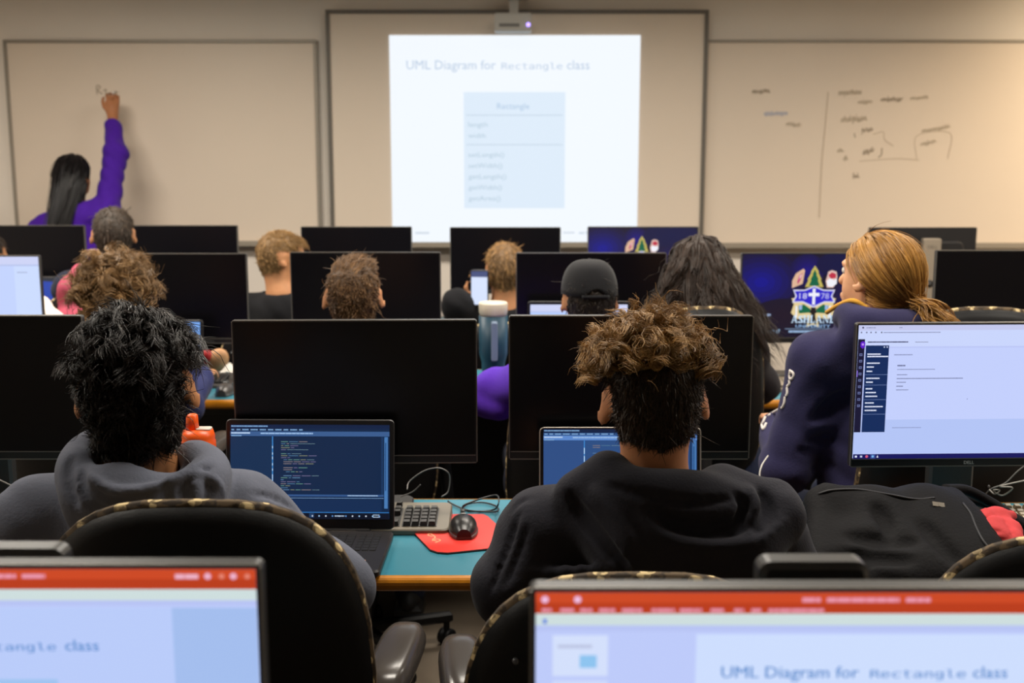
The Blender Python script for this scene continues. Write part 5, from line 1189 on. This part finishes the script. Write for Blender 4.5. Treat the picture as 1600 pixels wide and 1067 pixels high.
# ------------------------------------------------------------------ people
def hairm(name, a, b, rough=0.42): return mat('hair_' + name, tuple((x + y) / 2 for x, y in zip(a, b)), rough, spec=0.35, strand=(a, b))
def cloth(name, rgb, bump=0.22, bs=220, rough=0.9, sheen=0.06, folds=0.5): return mat('cloth_' + name, rgb, rough, spec=0.15, var=0.07, vscale=14, bump=bump, bscale=bs, sheen=sheen, folds=folds)
jeans = cloth('jeans', (34, 40, 62))
SIDE = lambda h: 1 - 0.72 * np.clip((np.abs(h[:, 0]) - 0.052) / 0.018, 0, 1) * np.clip((0.062 - h[:, 2]) / 0.03, 0, 1)   # trimmed over the ears
UNIT = lambda v: v / (np.linalg.norm(v, axis=1)[:, None] + 1e-9)
def comb_crown(cx=0.0, cy=-0.05, cz=0.11, down=0.4, k=1.0):
    return lambda h: UNIT(h - np.array([cx, cy, cz])) * k + np.array([0, 0, -down])
def comb_down(back=0.25): return lambda h: np.stack([h[:, 0] * 0, h[:, 0] * 0 - back * 0.4, h[:, 0] * 0 - 1], 1)
def pt(px, py, Y): return atY(px, py, Y)
def px_tube(T, pts, r, k=0.02, sub=False):
    T.tube(smooth_path([pt(*q) for q in pts], 3 * len(pts)), r, k, sub)
def crease(T, pts, y0, y1, r, k=0.012, sub=True, sink=0.0):
    """a fold traced along the cloth's own surface"""
    P = [T.hit(px, py, y0, y1) for px, py in pts]; P = [q + np.array([0, sink, 0]) for q in P if q is not None]
    if len(P) > 1:
        P = smooth_path(P, 3 * len(P)); n = len(P); T.tube(P, [r * (0.35 + 0.65 * sin(pi * (i + 0.5) / n)) for i in range(n)], k, sub)

# 1: dark haired student on the left, grey hoodie
p1 = Person('student with thick black hair in a grey hoodie, seen from behind at left', pt(214, 606, 1.90), yaw=9, pitch=14, roll=-3, hs=1.05, ears=1.05, skin_rgb=(186, 128, 84), step=0.0060, sh=0.166, drop=-0.028, shtilt=-0.004, pvx=-0.49, mask='low',
            scalp=mat('scalp_black', (20, 16, 15), 0.7), elbows=([pt(62, 935, 1.86)[0], 1.86, 0.838], [pt(520, 960, 1.86)[0], 1.86, 0.838]), wrists=([-0.68, 2.06, 0.835], [-0.42, 2.06, 0.835]))
def hood1(s, T):
    px_tube(T, [(176, 694, 1.93), (140, 704, 1.88), (120, 730, 1.81), (130, 768, 1.755), (172, 790, 1.735), (230, 790, 1.735), (288, 776, 1.75), (326, 750, 1.79), (326, 728, 1.86), (300, 712, 1.93)], 0.027, 0.018)
    T.ell(pt(228, 804, 1.765), (0.125, 0.048, 0.060), 0.04); T.ell(pt(314, 764, 1.80), (0.036, 0.038, 0.040), 0.02); T.ell(pt(124, 752, 1.80), (0.024, 0.034, 0.048), 0.02)
    T.cone(pt(190, 774, 1.76), pt(250, 832, 1.76), 0.05, 0.05, 0.04)
    # hollow between the neck and the rim
    px_tube(T, [(160, 690, 1.90), (152, 716, 1.84), (170, 738, 1.79), (214, 736, 1.785), (260, 716, 1.80), (288, 688, 1.86)], 0.017, 0.008, True)
    rim = [(146, 716), (144, 742), (164, 764), (206, 770), (252, 760), (296, 736), (328, 716)]
    crease(T, rim, 1.6, 2.0, 0.011, 0.004, False, 0.000)
    crease(T, [(x - 3, y + 13) for x, y in rim[1:-1]] + [(332, 728)], 1.6, 2.0, 0.008, 0.004)
    crease(T, [(128, 735), (134, 772), (162, 800), (206, 806), (258, 790), (300, 764)], 1.6, 2.0, 0.009, 0.006)
    crease(T, [(258, 756), (262, 780), (246, 815)], 1.6, 2.0, 0.009, 0.006); crease(T, [(316, 738), (328, 760), (318, 796)], 1.6, 2.0, 0.007, 0.006); crease(T, [(296, 740), (286, 770), (300, 800)], 1.6, 2.0, 0.008, 0.006)
    crease(T, [(270, 755), (300, 742), (336, 752), (350, 775)], 1.6, 2.0, 0.007, 0.005, False); crease(T, [(112, 716), (106, 748), (122, 792)], 1.6, 2.0, 0.008, 0.006)
    crease(T, [(350, 780), (400, 772), (455, 792), (486, 828)], 1.6, 2.1, 0.005, 0.004)
    crease(T, [(410, 800), (440, 812), (462, 840)], 1.6, 2.1, 0.008, 0.010); crease(T, [(370, 800), (392, 820), (400, 850)], 1.6, 2.1, 0.008, 0.010)
hoodie1 = cloth('grey_hoodie', (98, 102, 116))
p1.top(hoodie1, th=0.016, wr=0.004, seed=2, collar=0.012, extra=hood1).dress(hoodie1, 'hoodie'); p1.trousers(jeans); p1.C = p1.collide()
h1 = hairm('black', (13, 10, 9), (42, 32, 26), 0.32)
p1.hair(6900, h1, 5, lenf=lambda h: (0.034 + 0.030 * np.clip((h[:, 2] + 0.03) / 0.10, 0, 1)) * SIDE(h), seg=6, lift=0.75, grav=0.75, combf=lambda h: UNIT(h - np.array([0.02, 0.03, 0.0])) * 0.55 + np.array([0.12, -0.25, -0.30]), curl=0.008, freq=0.8, clump=0.18, guides=520, rad=0.0009, jitter=0.25, stiff=0.62)
p1.hair(3000, h1, 6, keep=lambda fc: fc[:, 2] < 0.0, lenf=lambda h: 0.030 * SIDE(h), seg=4, lift=0.4, grav=1.0, clump=0.3, guides=300, rad=0.0008, jitter=0.15, combf=comb_down(), name='nape_hair')

# 2: curly brown haired student, dark hoodie
p2 = Person('student with curly brown hair and shaved nape in a dark hoodie, seen from behind', pt(1020, 622, 1.92), yaw=2, pitch=8, roll=-2, hs=0.99, skin_rgb=(206, 142, 100), step=0.0060, sh=0.178, drop=-0.012, shtilt=-0.003, ears=1.05,
            scalp=mat('scalp_brown', (44, 33, 24), 0.7), elbows=([pt(800, 960, 1.86)[0], 1.86, 0.838], [pt(1222, 960, 1.9)[0], 1.9, 0.838]), wrists=([0.06, 2.05, 0.835], [0.38, 2.05, 0.835]))
def hood2(s, T):
    px_tube(T, [(985, 730, 2.0), (956, 736, 1.93), (950, 750, 1.86), (985, 762, 1.815), (1050, 776, 1.81), (1098, 778, 1.835), (1128, 766, 1.90), (1118, 754, 1.97)], 0.024, 0.016)
    T.cone(pt(950, 738, 1.86), pt(902, 768, 1.86), 0.036, 0.030, 0.03); T.cone(pt(905, 775, 1.85), pt(985, 880, 1.79), 0.030, 0.035, 0.035)
    T.ell(pt(1058, 808, 1.815), (0.150, 0.055, 0.075), 0.04); T.cone(pt(1130, 762, 1.87), pt(1214, 790, 1.85), 0.040, 0.036, 0.03); T.cone(pt(1214, 770, 1.86), pt(1222, 812, 1.83), 0.018, 0.030, 0.025)
    T.cone(pt(980, 860, 1.79), pt(1170, 868, 1.79), 0.050, 0.050, 0.04); T.cone(pt(1170, 850, 1.79), pt(1222, 810, 1.82), 0.040, 0.032, 0.03)
    crease(T, [(890, 772), (906, 802), (938, 842), (985, 895)], 1.6, 2.1, 0.015, 0.006)
    crease(T, [(1020, 796), (1050, 816), (1100, 828), (1150, 822), (1184, 800)], 1.6, 2.1, 0.016, 0.009); crease(T, [(1000, 806), (1040, 842), (1110, 856), (1180, 848), (1226, 815)], 1.6, 2.1, 0.012, 0.008, False, 0.003)
    crease(T, [(955, 758), (1010, 776), (1080, 786), (1140, 780)], 1.6, 2.1, 0.008, 0.006); crease(T, [(1150, 772), (1166, 792), (1150, 814)], 1.6, 2.1, 0.010, 0.007); crease(T, [(1190, 768), (1198, 800), (1182, 832)], 1.6, 2.1, 0.012, 0.007)
    crease(T, [(1170, 760), (1180, 790), (1168, 825)], 1.6, 2.1, 0.008, 0.006, False); crease(T, [(930, 765), (960, 800), (990, 850)], 1.6, 2.1, 0.008, 0.012, False)
    crease(T, [(768, 925), (796, 850), (812, 800)], 1.6, 2.2, 0.006, 0.004); crease(T, [(786, 928), (812, 860), (826, 820)], 1.6, 2.2, 0.005, 0.005); crease(T, [(790, 925), (850, 898), (960, 888)], 1.5, 2.1, 0.009, 0.012, False, 0.002); crease(T, [(830, 915), (900, 905), (980, 905)], 1.5, 2.1, 0.012, 0.012)
    crease(T, [(800, 802), (822, 780), (880, 776)], 1.6, 2.2, 0.004, 0.004)
hoodie2 = cloth('dark_hoodie', (40, 40, 48))
p2.top(hoodie2, th=0.016, wr=0.004, seed=4, collar=0.010, extra=hood2).dress(hoodie2, 'hoodie'); p2.trousers(jeans); p2.C = p2.collide()
h2s = hairm('fade_brown', (34, 25, 16), (78, 58, 38)); h2 = hairm('curl_brown', (84, 58, 28), (192, 148, 88), 0.4)
p2.hair(4200, h2s, 11, keep=lambda fc: fc[:, 2] < 0.060, lenf=lambda h: (0.008 + 0.010 * np.clip((h[:, 2] + 0.08) / 0.12, 0, 1)) * SIDE(h), seg=3, lift=0.32, grav=1.0, clump=0.25, guides=500, rad=0.0007, jitter=0.12, combf=comb_down(), name='short_hair')
p2.hair(5300, h2, 12, keep=lambda fc: (fc[:, 2] > 0.072) | ((np.abs(fc[:, 0]) > 0.058) & (fc[:, 2] > 0.052)), lenf=lambda h: 0.056 * (1 - 0.22 * np.clip(h[:, 0] / 0.06, 0, 1)), seg=10, lift=1.0, grav=0.40, combf=comb_crown(0.02, -0.01, 0.05, 0.0, 0.75), curl=0.0135, freq=1.45, clump=0.30, guides=230, rad=0.0010, jitter=0.40, stiff=0.7, lenvar=0.3, name='curly_hair')

# 3: curly sandy haired student in the second row
def simple(label, head, topc, tname, hcols, n, hkw, **kw):
    tw = kw.pop('tw', {}); sc = kw.pop('scalpc', tuple(int((a + b) / 2 * 0.8) for a, b in zip(*hcols)))
    p = Person(label, head, scalp=mat('scalp_%d_%d_%d' % sc, sc, 0.7), **kw)
    c = cloth(tname, topc); p.top(c, th=tw.pop('th', 0.012), wr=tw.pop('wr', 0.006), seed=n, **tw).dress(c, kw.get('garment', 'shirt')); p.trousers(jeans); p.C = p.collide()
    if n: p.hair(n, hairm('%d_%d_%d' % hcols[1], *hcols), n % 97, **hkw)
    return p
short = dict(lenf=lambda h: 0.022 * SIDE(h), seg=3, lift=0.6, grav=0.6, combf=comb_crown(0, -0.04, 0.09, 0.25, 0.8), clump=0.35, guides=300, rad=0.0012, jitter=0.18)
p3 = simple('student with curly sandy hair behind the dark haired student, blue sleeve at the chair arm', pt(181, 474, 3.42), (40, 46, 92), 'blue_sweater', ((78, 56, 32), (176, 138, 92)), 3000,
    dict(length=0.062, seg=9, lift=1.0, grav=0.35, combf=comb_crown(0, 0, 0.02, 0.0, 0.7), curl=0.016, freq=1.7, clump=0.30, guides=230, rad=0.0014, jitter=0.45, stiff=0.68), hs=1.05, step=0.0096, yaw=14, pitch=10, drop=-0.02, sh=0.155,
    elbows=([pt(60, 640, 3.42)[0], 3.42, 0.80], [pt(284, 645, 3.50)[0], 3.50, 0.785]), wrists=([-1.25, 3.77, 0.815], [-1.04, 3.77, 0.815]))
p5 = simple('student with short brown hair and both ears showing above the black monitor', pt(552, 462, 3.45), (70, 70, 74), 'grey_shirt', ((58, 40, 24), (142, 106, 70)), 2600,
    dict(lenf=lambda h: np.where(h[:, 2] > 0.072, 0.034, 0.011) * SIDE(h), seg=4, lift=0.55, grav=0.35, combf=lambda h: np.where((h[:, 2] > 0.072)[:, None], np.array([0.30, 0.55, 0.45]), np.array([0, -0.1, -1.0])), curl=0.003, freq=0.8, clump=0.3, guides=300, rad=0.0011, jitter=0.07, stiff=0.6), yaw=7, pitch=4, step=0.0096, ears=1.06, hs=0.98)
p6 = simple('student in a black baseball cap worn forwards, purple sleeve beside the tumbler', pt(920, 466, 3.45), (84, 44, 170), 'purple_sweater', ((26, 20, 16), (52, 40, 30)), 900, dict(length=0.010, seg=3, lift=0.5, grav=1.0, clump=0.3, guides=100, rad=0.0012, jitter=0.2, combf=comb_down()),
    yaw=8, pitch=4, step=0.0096, hs=0.98, sh=0.155, pvx=0.17, elbows=([pt(772, 618, 3.50)[0], 3.50, 0.815], [0.33, 3.5, 0.82]), wrists=([0.06, 3.70, 0.815], [0.30, 3.70, 0.815]), tw=dict(th=0.024, wr=0.014))
# his cap: crown of six panels, brim, rear strap
capm = cloth('black_cap', (24, 24, 27), 0.15, 300, 0.8, 0.1, 0.0); m = MB(); G = []; sc_ = 0.98
for i in range(13):
    f = i / 12; row = []
    for k in range(48):
        a = 2 * pi * k / 48; arch = 0.026 * max(0, 1 - ((a - 1.5 * pi) / 0.42) ** 2) if abs(a - 1.5 * pi) < 0.42 else 0
        z0 = 0.018 + 0.012 * sin(a) * -1 * -1 + arch; th = (pi / 2) * f
        rx_, ry_, rz_ = 0.0835, 0.1035, 0.100
        zz = z0 * (1 - f) + (0.018 + rz_ * sin(th)) * f if f < 0.15 else 0.018 + rz_ * sin(th)
        if f < 0.15: zz = z0 + (0.018 + rz_ * sin(pi / 2 * 0.15) - z0) * (f / 0.15)
        rr = cos(th) ** 0.62 * (1 - 0.012 * abs(sin(3 * a)) ** 0.3 * -1 * 0 - 0.010 * (abs(cos(3 * a)) < 0.12)); row.append((rx_ * rr * cos(a), -0.008 + ry_ * rr * sin(a), zz))
    G.append(row)
m.grid(np.array(G), 0, True, True)
cr_ = obj('cap_crown', m.mesh('cap_crown', capm), p6.o, p6.HC - p6.root, Matrix(p6.R.tolist()).to_euler()); cr_['label'] = 'black baseball cap'; cr_.scale = (sc_,) * 3
md = cr_.modifiers.new('thick', 'SOLIDIFY'); md.thickness = 0.003; md.offset = 1
m = MB(); m.grid([[(0.075 * sin(a) * (1 - 0.12 * f), 0.070 + 0.028 * cos(a) + 0.075 * f * (cos(a) ** 0.6 if cos(a) > 0 else 0), 0.030 - 0.018 * f - 0.02 * abs(sin(a)) ** 2) for a in np.linspace(-1.45, 1.45, 20)] for f in np.linspace(0, 1, 6)], 0, True)
for k in range(6):
    sm_ = MB(); sm_.tube([(q[0] * 1.004, (q[1] + 0.008) * 1.004 - 0.008, q[2] + 0.0003) for q in [G[i][k * 8 + 4] for i in range(13)]], 0.0014, 5); sm_.build('seam', capm, cr_)
br_ = m.build('brim', capm, cr_); md = br_.modifiers.new('thick', 'SOLIDIFY'); md.thickness = 0.004
MB().ell((0, -0.008, 0.1195), (0.007, 0.007, 0.004), 12, 6).build('button', capm, cr_)
m = MB(); m.tube([(0.083 * cos(a), -0.008 - 0.103 * -sin(a) * 1.0, 0.010) for a in np.linspace(1.5 * pi - 0.5, 1.5 * pi + 0.5, 12)], 0.006, 6); m.build('strap', capm, cr_)

p8 = simple('student with long dark curly hair beside the university crest screen', pt(1090, 428, 3.60), (40, 36, 40), 'dark_top', ((20, 14, 11), (64, 46, 34)), 4300,
    dict(lenf=lambda h: 0.28 + 0 * h[:, 0], seg=10, lift=0.40, grav=0.9, combf=lambda h: np.stack([5.0 * h[:, 0], -0.55 + 0 * h[:, 0], -0.2 + 0 * h[:, 0]], 1), curl=0.009, freq=2.2, clump=0.15, guides=320, rad=0.0012, jitter=0.10, stiff=0.45, margin=0.008), hs=1.02, step=0.0096, sh=0.145, pvx=0.62, elbows=([0.47, 3.68, 0.82], [0.80, 3.66, 0.82]), wrists=([0.50, 3.86, 0.82], [0.74, 3.86, 0.82]))
p10 = simple('short haired student below the writing person at the whiteboard', pt(178, 366, 4.90), (34, 38, 52), 'dark_navy_shirt', ((46, 38, 32), (96, 80, 66)), 1500, dict(short, lenf=lambda h: 0.014 * SIDE(h), lift=0.5), step=0.0112, yaw=14, hs=1.02, drop=-0.02, ears=1.05)
p4 = simple('fair student in a black shirt with head turned right, in front of the whiteboards', pt(440, 402, 4.90), (20, 20, 23), 'black_shirt', ((98, 70, 38), (186, 146, 92)), 1600, dict(short, lenf=lambda h: 0.013 + 0.030 * np.clip((h[:, 1] + 0.02) / 0.09, 0, 1) * (h[:, 2] > 0.05), lift=0.7, combf=lambda h: np.tile([0, 0.8, -0.1], (len(h), 1))), step=0.0112, yaw=-62, pitch=8, body_yaw=-15, drop=-0.01)
p7 = simple('fair haired student in a black shirt holding up a phone in the front row', pt(789, 420, 4.90), (20, 20, 23), 'black_shirt', ((60, 42, 24), (196, 152, 98)), 1500, dict(short, lenf=lambda h: 0.018 * SIDE(h)), step=0.0112, yaw=4, pitch=-4,
    elbows=([pt(716, 500, 4.86)[0], 4.80, 0.93], [0.20, 4.95, 0.84]), wrists=([pt(748, 492, 4.80)[0], 4.845, 0.905], [0.10, 5.2, 0.80]), hand_dirs=((np.array([0.0, 0.05, 1.0]), np.array([0.0, 1.0, 0.0]), 0.06), None), tw=dict(sleeve=0.55))
p11 = simple('student mostly cut off by the left frame edge above the white page monitor', pt(-27, 402, 4.90), (62, 58, 66), 'grey_purple_shirt', ((30, 24, 20), (60, 46, 36)), 1000, dict(short), step=0.0112, yaw=-40, pitch=16, elbows=([-2.50, 5.0, 0.82], [-2.06, 5.0, 0.82]), wrists=([-2.4, 5.24, 0.82], [-2.2, 5.24, 0.82]))

# ponytail woman in the navy hoodie on the right
p9 = Person('woman with a fair ponytail in a navy hoodie, head turned left', pt(1374, 432, 2.95), yaw=32, pitch=-6, roll=4, hs=1.0, skin_rgb=(220, 164, 126), step=0.008, sh=0.150, drop=0.0, body_yaw=14, scalp=mat('scalp_fair', (120, 84, 42), 0.7),
            elbows=([pt(1228, 740, 2.90)[0], 2.90, 0.755], [1.22, 3.05, 0.80]), wrists=([0.74, 3.14, 0.80], [1.10, 3.3, 0.80]), nb=pt(1370, 521, 2.92))
def hood9(s, T):
    nb = s.NB
    T.tube(smooth_path([pt(1318, 498, 2.97), pt(1326, 492, 2.89), pt(1350, 502, 2.83), pt(1395, 508, 2.82), pt(1430, 502, 2.88), pt(1428, 498, 2.97)], 16), 0.026, 0.02)
    T.ell(pt(1385, 530, 2.84), (0.12, 0.05, 0.065), 0.04)
    crease(T, [(1270, 660), (1300, 630), (1330, 615)], 2.6, 3.1, 0.012, 0.02); crease(T, [(1262, 668), (1300, 660), (1320, 640)], 2.6, 3.1, 0.010, 0.016, False, 0.003)
    for q in (((1262, 690), (1300, 684)), ((1250, 705), (1300, 712)), ((1270, 735), (1300, 726))): crease(T, q, 2.6, 3.1, 0.008, 0.014)
navy = cloth('navy_hoodie', (44, 42, 74))
p9.top(navy, th=0.013, wr=0.006, seed=9, collar=0.006, extra=hood9).dress(navy, 'hoodie'); p9.trousers(jeans); p9.C = p9.collide()
p9.T.D  # sleeve lettering laid on the cloth
def on_cloth(pr, pts, y0, y1, off=0.0015):
    out = []
    for px, py in pts:
        h = pr.T.hit(px, py, y0, y1)
        if h is not None: out.append(h + pr.T.normal(h[None])[0] * off)
    return out
def sil(py):
    for px in np.arange(1150, 1300, 1.0):
        if p9.T.hit(px, py, 2.6, 3.2) is not None: return px
    return 1200
psil = lambda y: np.interp(y, [578, 606, 620, 640, 665], [1216, 1206, 1200, 1195, 1189])
m = MB(); lm_ = mat('sleeve_print_white', (214, 206, 200), 0.7)
for st in ([(1221, 579), (1225, 583), (1223, 590), (1218, 592), (1219, 586), (1221, 581)], [(1217, 594), (1216, 600), (1211, 604)], [(1211, 606), (1210, 614), (1207, 619)], [(1206, 620), (1204, 630), (1201, 636)], [(1200, 637), (1198, 645), (1197, 650)], [(1190, 648), (1194, 652), (1192, 660), (1190, 664), (1193, 671), (1196, 662)]):
    P = on_cloth(p9, [(sil(y) + 2.5 + (x - psil(y)), y) for x, y in st], 2.6, 3.2)
    if len(P) > 2: m.tube(smooth_path(np.array(P) - p9.root, 18), 0.0042, 5)
if m.V: m.build('sleeve_lettering', lm_, p9.o)
m = MB(); m.tube(smooth_path(np.array([pt(1292, 488, 2.99), pt(1312, 476, 2.94), pt(1334, 470, 2.875), pt(1356, 482, 2.855)]) - p9.root, 20), 0.0065, 8)
m.build('hood_lining', cloth('gold_lining', (206, 152, 60)), p9.o)
h9 = hairm('fair', (104, 68, 30), (204, 152, 78), 0.34)
tie = np.array([0.012, -0.112, -0.048])
p9.hair(3700, h9, 21, lenf=lambda h: np.linalg.norm(h - tie, axis=1) * 1.22 + 0.012, seg=9, lift=0.25, grav=0.10, combf=lambda h: UNIT(tie - h) * 1.6, clump=0.35, guides=300, rad=0.0013, jitter=0.07, stiff=0.25, lenvar=0.06, margin=0.006)
rg = np.random.default_rng(5); T0 = p9.H(*tie) + np.array([0, -0.012, 0]); R0 = T0 + rg.normal(0, 0.008, (900, 3)); 
strands('ponytail', R0, np.tile(np.array([0.35, -0.75, -0.1]), (900, 1)) + rg.normal(0, 0.18, (900, 3)), p9.R, p9.HC, 1.0, p9.C, 0.115, 9, 31, p9.o, p9.root, [h9], lift=1.0, grav=0.55, comb=lambda Q: np.tile([0.25, -0.05, 0.0], (len(Q), 1)), curl=0.006, freq=1.2, clump=0.3, guides=90, rad=0.0016, jitter=0.18, margin=0.006, stiff=0.72, lenvar=0.3)
m = MB(); c_ = T0 - p9.root; ax_ = np.array([0.3, -0.8, -0.2]); m.tube([c_ + np.array([0.014 * cos(a), 0.004 * sin(a) * 0, 0.014 * sin(a)]) for a in np.linspace(0, 2 * pi, 16)], 0.0045, 6); m.build('hair_tie', blackm, p9.o)

# the person writing on the left board
pw = Person('black haired person in a purple top writing high on the left whiteboard', pt(115, 274, 6.28), yaw=-14, pitch=-8, hs=1.0, skin_rgb=(168, 112, 76), step=0.0085, sh=0.17, shtilt=-0.045, standing=True, scalp=mat('scalp_black', (20, 16, 15), 0.7), group=None,
            elbows=(pt(84, 372, 6.24), pt(181, 240, 6.40)), wrists=(pt(96, 430, 6.34), pt(176, 182, 6.55)), hand_dirs=(None, (np.array([-0.04, 0.30, 1.0]), np.array([0.35, -1.0, 0.25]), 0.26)))
purp = cloth('purple_top', (66, 24, 140), 0.15, 160, 0.8)
pw.top(purp, th=0.012, wr=0.010, seed=7, sleeve=0.74).dress(purp, 'sweater'); pw.trousers(cloth('black_trousers', (20, 19, 24))); pw.C = pw.collide()
hw = hairm('jet', (10, 9, 10), (34, 30, 32), 0.26)
pw.hair(2300, hw, 41, lenf=lambda h: 0.42 + 0 * h[:, 0], seg=9, lift=0.35, grav=0.9, combf=lambda h: np.stack([0.10 - h[:, 0] * 4.0, -0.55 - 0 * h[:, 0], 0 * h[:, 0] - 0.2], 1), clump=0.35, guides=140, rad=0.0022, jitter=0.06, stiff=0.45, margin=0.008)
q = pt(172, 148, WALLY - 0.10)
m = MB(); m.tube([(0, 0, 0), (0.012, 0.06, 0.02)], 0.008, 8); mk = obj('marker', m.mesh('marker', mat('marker_white', (226, 220, 214), 0.4)), None, q); tag(mk, 'white marker in the raised hand at the left whiteboard', 'marker')
